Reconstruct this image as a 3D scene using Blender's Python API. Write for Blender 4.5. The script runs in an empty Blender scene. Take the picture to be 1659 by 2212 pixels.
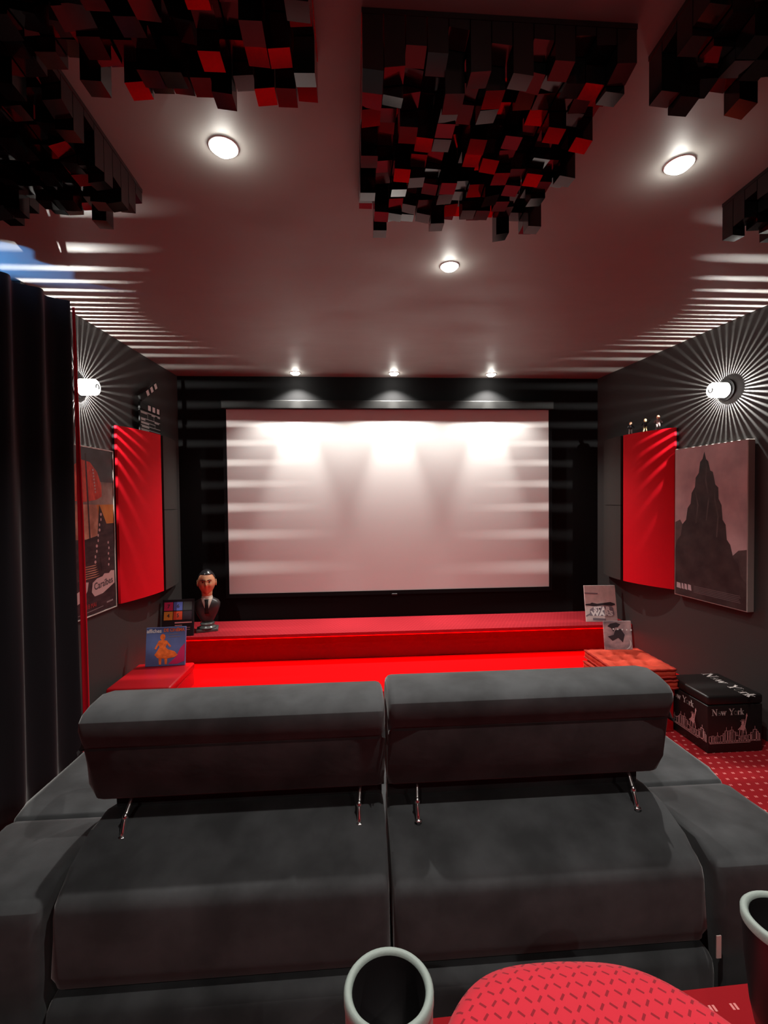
import bpy, bmesh, math, random
from mathutils import Vector, Matrix
R = math.radians
PI = math.pi
random.seed(7)
S = bpy.context.scene
COL = S.collection

# ------------------------------------------------------------------ camera, world, exposure
CAMZ = 1.42
F_PX = 980.0
yaw, pitch, roll = math.atan(6.7e-5 * F_PX), math.atan(2.4e-5 * F_PX), 0.011
fw = Vector((math.sin(yaw) * math.cos(pitch), math.cos(yaw) * math.cos(pitch), -math.sin(pitch)))
rt = fw.cross(Vector((0, 0, 1))).normalized()
up = rt.cross(fw)
rt2 = rt * math.cos(roll) - up * math.sin(roll)
up2 = up * math.cos(roll) + rt * math.sin(roll)
cd = bpy.data.cameras.new('camera')
cam = bpy.data.objects.new('camera', cd)
COL.objects.link(cam)
cam.matrix_world = Matrix(((rt2.x, up2.x, -fw.x, 0), (rt2.y, up2.y, -fw.y, 0), (rt2.z, up2.z, -fw.z, CAMZ), (0, 0, 0, 1)))
cd.sensor_fit = 'HORIZONTAL'
cd.sensor_width = 36.0
cd.lens = 36.0 * F_PX / 1659.0
cd.clip_start = 0.02
S.camera = cam
w = bpy.data.worlds.new('world')
S.world = w
w.use_nodes = True
w.node_tree.nodes['Background'].inputs[0].default_value = (0.9, 0.9, 1.0, 1)
w.node_tree.nodes['Background'].inputs[1].default_value = 0.004
S.view_settings.view_transform = 'Standard'
S.view_settings.look = 'None'
S.view_settings.exposure = 0.0
S.view_settings.gamma = 1.0
S.view_settings.use_curve_mapping = False
S.cycles.max_bounces = 8
S.cycles.diffuse_bounces = 5
S.cycles.glossy_bounces = 4
S.cycles.use_denoising = True
S.cycles.sample_clamp_indirect = 4.0
S.cycles.caustics_reflective = False
S.cycles.caustics_refractive = False

# light levels of the room's lamps
P_CORE, P_WIDE, P_GLOW = 80.0, 85.0, 0.75        # downlights
P_WALL = 115.0                                   # slit wall lamps
P_LED = 13.0                                    # red strip below the stage edge
P_BLUE = 40.0                                    # blue lamp behind the curtain

# ------------------------------------------------------------------ helpers
def srgb(r, g, b):
    f = lambda c: (c / 255 / 12.92) if c / 255 <= 0.04045 else ((c / 255 + 0.055) / 1.055) ** 2.4
    return (f(r), f(g), f(b), 1.0)

def setp(bs, name, v):
    if name in bs.inputs:
        bs.inputs[name].default_value = v

def mat(name, col, rough=0.6, metal=0.0, spec=0.5, sheen=0.0, bump=0.0, bscale=200.0, emit=None, estr=0.0, vary=0.0, vscale=6.0, coat=0.0, coat_rough=0.1):
    m = bpy.data.materials.new(name)
    m.use_nodes = True
    nt = m.node_tree
    bs = nt.nodes['Principled BSDF']
    c = col if len(col) == 4 else (*col, 1)
    setp(bs, 'Base Color', c)
    setp(bs, 'Roughness', rough)
    setp(bs, 'Metallic', metal)
    setp(bs, 'Specular IOR Level', spec)
    setp(bs, 'Sheen Weight', sheen)
    setp(bs, 'Sheen Roughness', 0.4)
    setp(bs, 'Coat Weight', coat)
    setp(bs, 'Coat Roughness', coat_rough)
    if emit:
        setp(bs, 'Emission Color', emit if len(emit) == 4 else (*emit, 1))
        setp(bs, 'Emission Strength', estr)
    tc = nt.nodes.new('ShaderNodeTexCoord')
    if bump:
        n = nt.nodes.new('ShaderNodeTexNoise')
        n.inputs['Scale'].default_value = bscale
        n.inputs['Detail'].default_value = 3
        b = nt.nodes.new('ShaderNodeBump')
        b.inputs['Strength'].default_value = bump
        b.inputs['Distance'].default_value = 0.01
        nt.links.new(tc.outputs['Object'], n.inputs['Vector'])
        nt.links.new(n.outputs['Fac'], b.inputs['Height'])
        nt.links.new(b.outputs['Normal'], bs.inputs['Normal'])
    if vary:
        n2 = nt.nodes.new('ShaderNodeTexNoise')
        n2.inputs['Scale'].default_value = vscale
        n2.inputs['Detail'].default_value = 5
        mx = nt.nodes.new('ShaderNodeMix')
        mx.data_type = 'RGBA'
        mx.inputs[6].default_value = tuple(x * (1 - vary) for x in c[:3]) + (1,)
        mx.inputs[7].default_value = tuple(min(1, x * (1 + vary)) for x in c[:3]) + (1,)
        mr = nt.nodes.new('ShaderNodeMapRange')
        mr.inputs['From Min'].default_value = 0.35
        mr.inputs['From Max'].default_value = 0.65
        nt.links.new(tc.outputs['Object'], n2.inputs['Vector'])
        nt.links.new(n2.outputs['Fac'], mr.inputs['Value'])
        nt.links.new(mr.outputs['Result'], mx.inputs[0])
        nt.links.new(mx.outputs[2], bs.inputs['Base Color'])
    return m

def nmath(nt, op, a, b=None, c=None):
    n = nt.nodes.new('ShaderNodeMath')
    n.operation = op
    for i, v in enumerate((a, b, c)):
        if v is None:
            continue
        if isinstance(v, (int, float)):
            n.inputs[i].default_value = v
        else:
            nt.links.new(v, n.inputs[i])
    return n.outputs[0]

def pattern_mat(name, base, mark, kind, size, rough=0.9, bump=0.0):
    """carpet dots or woven herringbone dashes, from object coordinates"""
    m = mat(name, base, rough, spec=0.25, sheen=0.1)
    nt = m.node_tree
    bs = nt.nodes['Principled BSDF']
    tc = nt.nodes.new('ShaderNodeTexCoord')
    sp = nt.nodes.new('ShaderNodeSeparateXYZ')
    nt.links.new(tc.outputs['Object'], sp.inputs[0])
    u = nmath(nt, 'DIVIDE', sp.outputs['X'], size)
    v = nmath(nt, 'DIVIDE', sp.outputs['Y'], size)
    if kind == 'dots':
        # rows shifted by half: pairs of small pale dashes
        row = nmath(nt, 'FLOOR', v)
        par = nmath(nt, 'MODULO', row, 2.0)
        par = nmath(nt, 'ABSOLUTE', par)
        u2 = nmath(nt, 'ADD', u, nmath(nt, 'MULTIPLY', par, 0.5))
        fu = nmath(nt, 'SUBTRACT', nmath(nt, 'FRACT', u2), 0.5)
        fv = nmath(nt, 'SUBTRACT', nmath(nt, 'FRACT', v), 0.5)
        au = nmath(nt, 'ABSOLUTE', nmath(nt, 'SUBTRACT', nmath(nt, 'ABSOLUTE', fu), 0.09))
        a = nmath(nt, 'LESS_THAN', au, 0.055)
        b = nmath(nt, 'LESS_THAN', nmath(nt, 'ABSOLUTE', fv), 0.13)
        k = nmath(nt, 'MULTIPLY', a, b)
    else:
        # basket of short slanted dashes, slant alternates by cell
        cu = nmath(nt, 'FLOOR', u)
        cv = nmath(nt, 'FLOOR', v)
        par = nmath(nt, 'ABSOLUTE', nmath(nt, 'MODULO', nmath(nt, 'ADD', cu, cv), 2.0))
        sg = nmath(nt, 'SUBTRACT', nmath(nt, 'MULTIPLY', par, 2.0), 1.0)
        fu = nmath(nt, 'SUBTRACT', nmath(nt, 'FRACT', u), 0.5)
        fv = nmath(nt, 'SUBTRACT', nmath(nt, 'FRACT', v), 0.5)
        su = nmath(nt, 'MULTIPLY', fu, sg)
        p = nmath(nt, 'ADD', su, fv)
        q = nmath(nt, 'SUBTRACT', su, fv)
        a = nmath(nt, 'LESS_THAN', nmath(nt, 'ABSOLUTE', p), 0.15)
        b = nmath(nt, 'LESS_THAN', nmath(nt, 'ABSOLUTE', q), 0.46)
        k = nmath(nt, 'MULTIPLY', a, b)
    mx = nt.nodes.new('ShaderNodeMix')
    mx.data_type = 'RGBA'
    mx.inputs[6].default_value = base
    mx.inputs[7].default_value = mark
    nt.links.new(k, mx.inputs[0])
    nt.links.new(mx.outputs[2], bs.inputs['Base Color'])
    if bump:
        bm_ = nt.nodes.new('ShaderNodeBump')
        bm_.inputs['Strength'].default_value = bump
        bm_.inputs['Distance'].default_value = 0.002
        bm_.invert = True
        nt.links.new(k, bm_.inputs['Height'])
        nt.links.new(bm_.outputs['Normal'], bs.inputs['Normal'])
    return m

def tag(o, label=None, cat=None, group=None, kind=None):
    if label: o['label'] = label
    if cat: o['category'] = cat
    if group: o['group'] = group
    if kind: o['kind'] = kind
    return o

def empty(name, loc=(0, 0, 0), rz=0.0):
    o = bpy.data.objects.new(name, None)
    COL.objects.link(o)
    o.location = loc
    o.rotation_euler = (0, 0, rz)
    o.empty_display_size = 0.05
    return o

def obj(name, bm, mats, parent=None, smooth=False, loc=None):
    me = bpy.data.meshes.new(name)
    bmesh.ops.recalc_face_normals(bm, faces=bm.faces)
    bm.to_mesh(me)
    bm.free()
    for m in (mats if isinstance(mats, (list, tuple)) else [mats]):
        me.materials.append(m)
    if smooth:
        for p in me.polygons:
            p.use_smooth = True
    o = bpy.data.objects.new(name, me)
    COL.objects.link(o)
    if parent: o.parent = parent
    if loc: o.location = loc
    return o

def box(bm, a, b, mi=0):
    x0, y0, z0 = a; x1, y1, z1 = b
    vs = [bm.verts.new(p) for p in ((x0,y0,z0),(x1,y0,z0),(x1,y1,z0),(x0,y1,z0),(x0,y0,z1),(x1,y0,z1),(x1,y1,z1),(x0,y1,z1))]
    for f in ((3,2,1,0),(4,5,6,7),(0,1,5,4),(1,2,6,5),(2,3,7,6),(3,0,4,7)):
        bm.faces.new([vs[i] for i in f]).material_index = mi
    return vs

def rbox(a, b, r=0.01, seg=3):
    bm = bmesh.new()
    box(bm, a, b)
    bmesh.ops.bevel(bm, geom=bm.edges[:], offset=r, segments=seg, profile=0.5, affect='EDGES')
    return bm

def prism(profile, x0, x1, r=0.0, seg=3, axis='X'):
    """profile in (y,z) pushed along x, ends rounded"""
    bm = bmesh.new()
    A = [bm.verts.new((x0, y, z)) for y, z in profile]
    B = [bm.verts.new((x1, y, z)) for y, z in profile]
    n = len(profile)
    fa = bm.faces.new(A); fb = bm.faces.new(B[::-1])
    for i in range(n):
        bm.faces.new((A[i], B[i], B[(i+1) % n], A[(i+1) % n]))
    if r:
        es = list(set(list(fa.edges) + list(fb.edges)))
        bmesh.ops.bevel(bm, geom=es, offset=r, segments=seg, profile=0.5, affect='EDGES')
    return bm

def lathe(prof, n=32, cap=True, bm=None, axis=None):
    """prof: (radius, z)"""
    bm = bm or bmesh.new()
    rings = []
    for r, z in prof:
        rings.append([bm.verts.new((r * math.cos(2*PI*i/n), r * math.sin(2*PI*i/n), z)) for i in range(n)])
    for k in range(len(rings) - 1):
        for i in range(n):
            bm.faces.new((rings[k][i], rings[k][(i+1) % n], rings[k+1][(i+1) % n], rings[k+1][i]))
    if cap:
        bm.faces.new(rings[0][::-1]); bm.faces.new(rings[-1])
    return bm

def tube(bm, pts, r, n=10, radii=None):
    pts = [Vector(p) for p in pts]
    rings = []
    for i, p in enumerate(pts):
        d = (pts[min(i+1, len(pts)-1)] - pts[max(i-1, 0)]).normalized()
        a = d.cross(Vector((0, 0, 1)))
        if a.length < 1e-3: a = d.cross(Vector((0, 1, 0)))
        a.normalize(); b = d.cross(a)
        rr = radii[i] if radii else r
        rings.append([bm.verts.new(p + a * rr * math.cos(2*PI*k/n) + b * rr * math.sin(2*PI*k/n)) for k in range(n)])
    for i in range(len(rings) - 1):
        for k in range(n):
            bm.faces.new((rings[i][k], rings[i][(k+1) % n], rings[i+1][(k+1) % n], rings[i+1][k]))
    bm.faces.new(rings[0][::-1]); bm.faces.new(rings[-1])
    return bm

def frame_mat(o, r, u):
    r = Vector(r).normalized(); u = Vector(u).normalized(); n = r.cross(u)
    return Matrix(((r.x, u.x, n.x, o[0]), (r.y, u.y, n.y, o[1]), (r.z, u.z, n.z, o[2]), (0, 0, 0, 1)))

def text_bm(txt, size, align='CENTER', squash=1.0, bold=0.0):
    cu = bpy.data.curves.new('lettering', 'FONT')
    cu.body = txt
    cu.size = size
    cu.align_x = align
    cu.align_y = 'CENTER'
    cu.resolution_u = 3
    cu.offset = bold
    o = bpy.data.objects.new('lettering', cu)
    COL.objects.link(o)
    dg = bpy.context.evaluated_depsgraph_get()
    me = bpy.data.meshes.new_from_object(o.evaluated_get(dg))
    bm = bmesh.new(); bm.from_mesh(me)
    bpy.data.objects.remove(o); bpy.data.meshes.remove(me); bpy.data.curves.remove(cu)
    for v in bm.verts: v.co.x *= squash
    return bm

def poly(bm, pts, mi=0, z=0.0):
    f = bm.faces.new([bm.verts.new((p[0], p[1], z)) for p in pts])
    f.material_index = mi
    return f

def line(bm, p, q, wd, mi=0, z=0.0):
    p = Vector(p); q = Vector(q); d = (q - p).normalized(); n = Vector((-d.y, d.x)) * wd / 2
    e = d * wd * 0.3
    poly(bm, [p - n - e, q - n + e, q + n + e, p + n - e], mi, z)

def disc(bm, c, rx, ry, mi=0, z=0.0, n=20, ang=0.0):
    ca, sa = math.cos(ang), math.sin(ang)
    pts = []
    for i in range(n):
        x, y = rx * math.cos(2*PI*i/n), ry * math.sin(2*PI*i/n)
        pts.append((c[0] + x*ca - y*sa, c[1] + x*sa + y*ca))
    poly(bm, pts, mi, z)

def flat(name, bm, mats, M, parent):
    """flat artwork drawn in x,y then laid on a surface with matrix M (in the parent's space)"""
    bm.normal_update()
    for f in bm.faces:
        if f.normal.z < 0: f.normal_flip()
    me = bpy.data.meshes.new(name)
    bm.to_mesh(me); bm.free()
    for m in (mats if isinstance(mats, (list, tuple)) else [mats]): me.materials.append(m)
    o = bpy.data.objects.new(name, me)
    COL.objects.link(o)
    o.parent = parent
    o.matrix_local = M
    return o

def light(name, kind, loc, energy, col=(1, 1, 1), parent=None, size=0.01, target=None, **kw):
    ld = bpy.data.lights.new(name, kind)
    ld.energy = energy
    ld.color = col
    if kind in ('POINT', 'SPOT'): ld.shadow_soft_size = size
    for k, v in kw.items(): setattr(ld, k, v)
    o = bpy.data.objects.new(name, ld)
    COL.objects.link(o)
    o.location = loc
    if target is not None:
        d = Vector(target) - Vector(loc)
        o.rotation_euler = d.to_track_quat('-Z', 'Y').to_euler()
    if parent: o.parent = parent
    return o

# ------------------------------------------------------------------ materials
M = {}
M['wall'] = mat('dark_grey_wall_paint', (0.040, 0.038, 0.037), 0.62, spec=0.3, bump=0.05, bscale=160)
M['wall_black'] = mat('black_velour_wall', (0.0035, 0.0035, 0.004), 0.85, spec=0.2)
M['black'] = mat('black_paint', (0.006, 0.006, 0.006), 0.5, spec=0.3)
M['black_matt'] = mat('black_matt_fabric', (0.006, 0.006, 0.007), 0.9, spec=0.15)
M['red_panel'] = mat('red_stretch_fabric', (0.62, 0.0, 0.010), 0.75, spec=0.2, bump=0.02, bscale=500)
M['panel_dark'] = mat('charcoal_panel_fabric', (0.045, 0.041, 0.038), 0.85, spec=0.2)
M['screen'] = mat('white_screen_cloth', (0.82, 0.80, 0.79), 0.9, spec=0.1)
M['carpet'] = pattern_mat('red_dotted_carpet', (0.30, 0.003, 0.008, 1), (0.75, 0.25, 0.24, 1), 'dots', 0.046)
M['stage_carpet'] = pattern_mat('red_fine_carpet', (0.36, 0.006, 0.016, 1), (0.62, 0.03, 0.035, 1), 'dots', 0.03)
M['step_carpet'] = mat('plain_red_carpet', (0.55, 0.0, 0.002), 0.95, spec=0.1, bump=0.05, bscale=400)
M['riser'] = mat('red_satin_cloth', (0.20, 0.0, 0.002), 0.5, spec=0.3)
M['sofa'] = mat('charcoal_velvet', (0.046, 0.047, 0.050), 0.8, spec=0.2, sheen=0.3, bump=0.05, bscale=40, vary=0.32, vscale=9)
M['chrome'] = mat('chrome', (0.9, 0.9, 0.9), 0.22, metal=1.0)
M['curtain'] = mat('black_velvet_curtain', (0.011, 0.009, 0.012), 0.8, spec=0.2, sheen=0.25)
M['curtain_red'] = mat('red_velvet_lining', (0.55, 0.0, 0.012), 0.8, spec=0.2, sheen=0.1)
M['bulb'] = mat('lamp_glass_lit', (1, 1, 1), 0.4, emit=(1.0, 0.97, 0.88), estr=40.0)
M['bulb_wall'] = mat('wall_lamp_glass_lit', (1, 1, 1), 0.4, emit=(1.0, 0.98, 0.92), estr=3.0)
M['trim_ring'] = mat('satin_black_lamp_plate', (0.012, 0.012, 0.012), 0.6)
M['ring_white'] = mat('white_lamp_ring', (0.8, 0.8, 0.78), 0.4)
M['led'] = mat('red_led_strip', (0.4, 0, 0), 0.5, emit=(1.0, 0.0, 0.0), estr=6.0)
M['block'] = mat('black_gloss_block', (0.004, 0.004, 0.004), 0.14, spec=0.5)
M['block'].node_tree.nodes['Principled BSDF'].inputs['IOR'].default_value = 1.7
M['leather'] = mat('red_leather', (0.42, 0.003, 0.008), 0.38, spec=0.5, bump=0.03, bscale=300)
M['leather_black'] = mat('black_leather', (0.010, 0.008, 0.008), 0.36, spec=0.5, bump=0.03, bscale=300)
M['print_pale'] = mat('pale_print', (0.62, 0.55, 0.53), 0.7)
M['print_pink'] = mat('faded_rose_print', (0.60, 0.30, 0.30), 0.7)
M['cushion'] = mat('brick_red_cotton', (0.62, 0.07, 0.04), 0.9, spec=0.15, bump=0.12, bscale=60, vary=0.12, vscale=14)
M['cushion_dark'] = mat('brick_red_piping', (0.40, 0.035, 0.025), 0.9, spec=0.15)
M['grey_plastic'] = mat('grey_green_plastic', (0.23, 0.27, 0.25), 0.5, spec=0.4, bump=0.05, bscale=350)
M['dark_plastic'] = mat('dark_plastic', (0.012, 0.010, 0.011), 0.35)
M['seat'] = pattern_mat('red_woven_upholstery', (0.50, 0.018, 0.034, 1), (0.22, 0.008, 0.016, 1), 'weave', 0.0150, bump=0.4)
M['white'] = mat('white_paint', (0.75, 0.73, 0.72), 0.6)
M['grey_white'] = mat('chalk_grey', (0.48, 0.50, 0.49), 0.7)
M['skin'] = mat('painted_skin', (0.62, 0.30, 0.16), 0.42, spec=0.5)
M['hair'] = mat('painted_black_hair', (0.012, 0.012, 0.014), 0.25, spec=0.6)
M['suit'] = mat('painted_dark_suit', (0.035, 0.030, 0.030), 0.35, spec=0.5)
M['shirt'] = mat('painted_shirt', (0.60, 0.50, 0.42), 0.5)
M['stone'] = mat('dark_grey_stone', (0.10, 0.105, 0.10), 0.25, spec=0.6)
M['canvas_edge'] = mat('bare_canvas_edge', (0.36, 0.31, 0.29), 0.85)
M['tag'] = mat('pale_rose_strip', (0.75, 0.60, 0.56), 0.8)  # colour of the narrow pale strip beside the sofa base
M['paper_blue'] = mat('blue_cover', (0.10, 0.14, 0.32), 0.45, vary=0.25, vscale=5)
M['orange'] = mat('orange_print', (0.90, 0.16, 0.03), 0.5, vary=0.3, vscale=30)
M['magenta'] = mat('magenta_print', (0.55, 0.02, 0.12), 0.5)
M['tin'] = mat('pale_tin_cover', (0.62, 0.52, 0.50), 0.4, vary=0.1, vscale=20)
M['ink'] = mat('dark_ink', (0.035, 0.028, 0.035), 0.5)
M['ink_grey'] = mat('grey_ink', (0.20, 0.17, 0.20), 0.5)

def ceiling_mat():
    m = mat('satin_dark_ceiling_paint', (0.225, 0.217, 0.205), 0.40, spec=0.5)
    nt = m.node_tree; bs = nt.nodes['Principled BSDF']
    tc = nt.nodes.new('ShaderNodeTexCoord')
    mp = nt.nodes.new('ShaderNodeMapping'); mp.inputs['Scale'].default_value = (1.0, 2.2, 1)
    n = nt.nodes.new('ShaderNodeTexNoise'); n.inputs['Scale'].default_value = 2.4; n.inputs['Detail'].default_value = 6; n.inputs['Roughness'].default_value = 0.6
    nt.links.new(tc.outputs['Object'], mp.inputs[0]); nt.links.new(mp.outputs[0], n.inputs['Vector'])
    mr = nt.nodes.new('ShaderNodeMapRange')
    mr.inputs['From Min'].default_value = 0.3; mr.inputs['From Max'].default_value = 0.7
    mr.inputs['To Min'].default_value = 0.46; mr.inputs['To Max'].default_value = 0.62
    nt.links.new(n.outputs['Fac'], mr.inputs['Value']); nt.links.new(mr.outputs[0], bs.inputs['Roughness'])
    b = nt.nodes.new('ShaderNodeBump'); b.inputs['Strength'].default_value = 0.12; b.inputs['Distance'].default_value = 0.01
    nt.links.new(n.outputs['Fac'], b.inputs['Height']); nt.links.new(b.outputs['Normal'], bs.inputs['Normal'])
    return m
M['ceiling'] = ceiling_mat()

# ------------------------------------------------------------------ room shell
CEIL = 2.52
YF = 4.045
def xl(y): return -1.595 + (y - 2.714) * (0.085 / 1.326)       # face of the left wall
def xr(y): return 2.38 - (y - 2.45) * (0.14 / 1.595)           # face of the right wall
def struct(name, bm, m, smooth=False):
    o = obj(name, bm, m, None, smooth); o['kind'] = 'structure'; return o

bm = bmesh.new(); box(bm, (-3.4, -2.6, -0.1), (3.2, YF + 0.3, 0.0)); struct('floor', bm, M['carpet'])
bm = bmesh.new(); box(bm, (-3.4, -2.6, CEIL), (3.2, YF + 0.3, CEIL + 0.1)); struct('ceiling', bm, M['ceiling'])
bm = bmesh.new(); box(bm, (-1.9, YF, 0.0), (2.7, YF + 0.12, CEIL)); struct('wall_front', bm, M['wall_black'])
bm = bmesh.new(); box(bm, (-3.4, -2.6, 0.0), (3.2, -2.48, CEIL)); struct('wall_back', bm, M['wall'])
def slab(pts, z0, z1):
    bm = bmesh.new()
    a = [bm.verts.new((x, y, z0)) for x, y in pts]; b = [bm.verts.new((x, y, z1)) for x, y in pts]
    bm.faces.new(a[::-1]); bm.faces.new(b)
    for i in range(len(pts)):
        j = (i + 1) % len(pts); bm.faces.new((a[i], a[j], b[j], b[i]))
    return bm
struct('wall_left', slab([(xl(2.36), 2.36), (xl(YF), YF), (xl(YF) - 0.12, YF), (xl(2.36) - 0.12, 2.36)], 0, CEIL), M['wall'])
struct('wall_right', slab([(xr(YF), YF), (xr(-2.48), -2.48), (xr(-2.48) + 0.12, -2.48), (xr(YF) + 0.12, YF)], 0, CEIL), M['wall'])
bm = bmesh.new(); box(bm, (-3.4, -2.48, 0.0), (-3.28, 2.6, CEIL)); box(bm, (-3.28, 2.48, 0.0), (-1.74, 2.6, CEIL)); struct('wall_side', bm, M['wall'])

# raised floor under the back row
bm = slab([(-1.35, -2.48), (xr(-2.48) - 0.01, -2.48), (xr(0.93) - 0.01, 0.925), (-1.35, 0.845)], 0.0, 0.385)
struct('trim_1', bm, M['carpet'])
# low front step and stage
bm = slab([(xl(3.0) + 0.002, 3.0), (xr(3.0) - 0.002, 3.0), (xr(3.66) - 0.002, 3.66), (xl(3.66) + 0.002, 3.66)], 0.0, 0.15)
struct('trim_2', bm, M['step_carpet'])
st = empty('stage', (0, 0, 0)); tag(st, 'low stage with red carpet top below the projection screen', 'stage')
xa, xb = xl(3.8) + 0.02, xr(3.8) - 0.03
bm = slab([(xl(3.58) + 0.004, 3.58), (xr(3.58) - 0.004, 3.58), (xr(YF) - 0.004, YF - 0.003), (xl(YF) + 0.004, YF - 0.003)], 0.36, 0.385)
obj('stage_top', bm, M['stage_carpet'], st)
bm = bmesh.new()                                                    # hanging cloth of the riser, slightly wavy
nx, nz = 180, 10
x0, x1 = xl(3.65) + 0.006, xr(3.65) - 0.006
g = []
for i in range(nx + 1):
    x = x0 + (x1 - x0) * i / nx
    colv = []
    for k in range(nz + 1):
        t = k / nz
        y = 3.655 + (1 - t) * 0.012 + 0.006 * math.sin(x * 9 + 2 * math.sin(x * 3)) * (0.4 + t) + 0.004 * math.sin(x * 31 + t * 4) * t
        colv.append(bm.verts.new((x, y, 0.151 + t * 0.208)))
    g.append(colv)
for i in range(nx):
    for k in range(nz):
        bm.faces.new((g[i][k], g[i+1][k], g[i+1][k+1], g[i][k+1]))
obj('riser_cloth', bm, M['riser'], st, True)
bm = bmesh.new(); box(bm, (x0, 3.70, 0.151), (x1, YF - 0.01, 0.36)); obj('stage_body', bm, M['black'], st)
# LED strip stuck under the front edge of the stage
led = empty('led_strip', (0, 0, 0)); tag(led, 'red light strip fixed under the front edge of the stage', 'light strip')
bm = bmesh.new(); box(bm, (x0 + 0.03, 3.590, 0.353), (x1 - 0.03, 3.600, 0.3595)); obj('lit_strip', bm, M['led'], led)
lo = light('led_light', 'AREA', ((x0 + x1) / 2, 3.597, 0.350), P_LED, (1, 0.0, 0.0), led, shape='RECTANGLE', size_y=0.012, spread=R(125))
lo.rotation_euler = (R(-38), 0, 0)
lo.data.size = x1 - x0 - 0.08

# ------------------------------------------------------------------ projection screen
sc = empty('projection_screen', (0, YF, 0)); tag(sc, 'large wide white projection screen with black case on the front wall', 'projection screen')
SX0, SX1, SZ0, SZ1 = -1.095, 1.768, 0.625, 2.232
bm = bmesh.new(); box(bm, (SX0, -0.022, SZ0), (SX1, -0.018, SZ1)); obj('screen_surface', bm, M['screen'], sc)
bm = bmesh.new()
box(bm, (SX0 - 0.03, -0.026, SZ0 - 0.035), (SX0, -0.001, SZ1)); box(bm, (SX1, -0.026, SZ0 - 0.035), (SX1 + 0.03, -0.001, SZ1))
box(bm, (SX0, -0.026, SZ0 - 0.035), (SX1, -0.001, SZ0))
obj('black_border', bm, M['black_matt'], sc)
bm = rbox((SX0 - 0.035, -0.058, SZ1 - 0.002), (SX1 + 0.035, -0.001, SZ1 + 0.072), 0.006, 2); obj('screen_case', bm, M['black'], sc)
bm = rbox((0.325, -0.030, SZ0 - 0.045), (0.375, -0.024, SZ0 - 0.028), 0.002, 1); obj('pull_tab', bm, M['dark_plastic'], sc)

# ------------------------------------------------------------------ ceiling downlights
def downlight(x, y, label, core, wide, group, tilt=(0, 0)):
    t = empty('downlight', (x, y, CEIL)); tag(t, label, 'ceiling light', group)
    obj('trim_ring', lathe([(0.039, -0.001), (0.040, -0.005), (0.044, -0.005), (0.046, -0.001)], 32, False), M['ring_white'], t, True)
    obj('bulb', lathe([(0.039, -0.0008), (0.037, -0.009), (0.028, -0.017), (0.012, -0.021), (0.001, -0.022)], 32, True), M['bulb'], t, True)
    z = -0.03
    tg = (tilt[0], tilt[1], -1.5)
    if core: light('beam', 'SPOT', (0, 0, z), core, (1, 0.97, 0.90), t, 0.012, tg, spot_size=R(42), spot_blend=0.8)
    if wide: light('spill', 'SPOT', (0, 0, z), wide, (1, 0.97, 0.90), t, 0.012, (tg[0], tg[1] * 0.5, -1.5), spot_size=R(118), spot_blend=0.7)
    light('glow', 'POINT', (0, 0, -0.036), P_GLOW, (1, 0.97, 0.88), t, 0.02)
    return t
G1 = 'downlights along the projection screen'
downlight(-0.484, 3.915, 'leftmost of the three small downlights right above the projection screen', P_CORE, P_WIDE, G1, (0, 0.11))
downlight(0.355, 3.909, 'middle one of the three small downlights right above the projection screen', P_CORE, P_WIDE, G1, (0, 0.11))
downlight(1.207, 3.915, 'rightmost of the three small downlights right above the projection screen', P_CORE, P_WIDE, G1, (0, 0.11))
G2 = 'downlights around the middle block panel'
downlight(0.46, 2.126, 'small lit downlight below the middle block panel, in the open ceiling', 12, 40, G2)
downlight(-0.388, 1.454, 'large bright downlight left of the middle block panel', 20, 60, G2)
downlight(1.082, 1.452, 'large bright downlight right of the middle block panel', 20, 60, G2)
downlight(0.345, 0.56, 'downlight in the ceiling straight above the back row of seats', 10, 52, G2)
downlight(-0.388, -0.90, 'unseen fill downlight added behind the back row, on the left', 8, 30, G2)  # unseen pair added for neutral white fill on the sofa's rear faces
downlight(1.082, -0.90, 'unseen fill downlight added behind the back row, on the right', 8, 30, G2)  # second added fill light of the unseen pair

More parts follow.
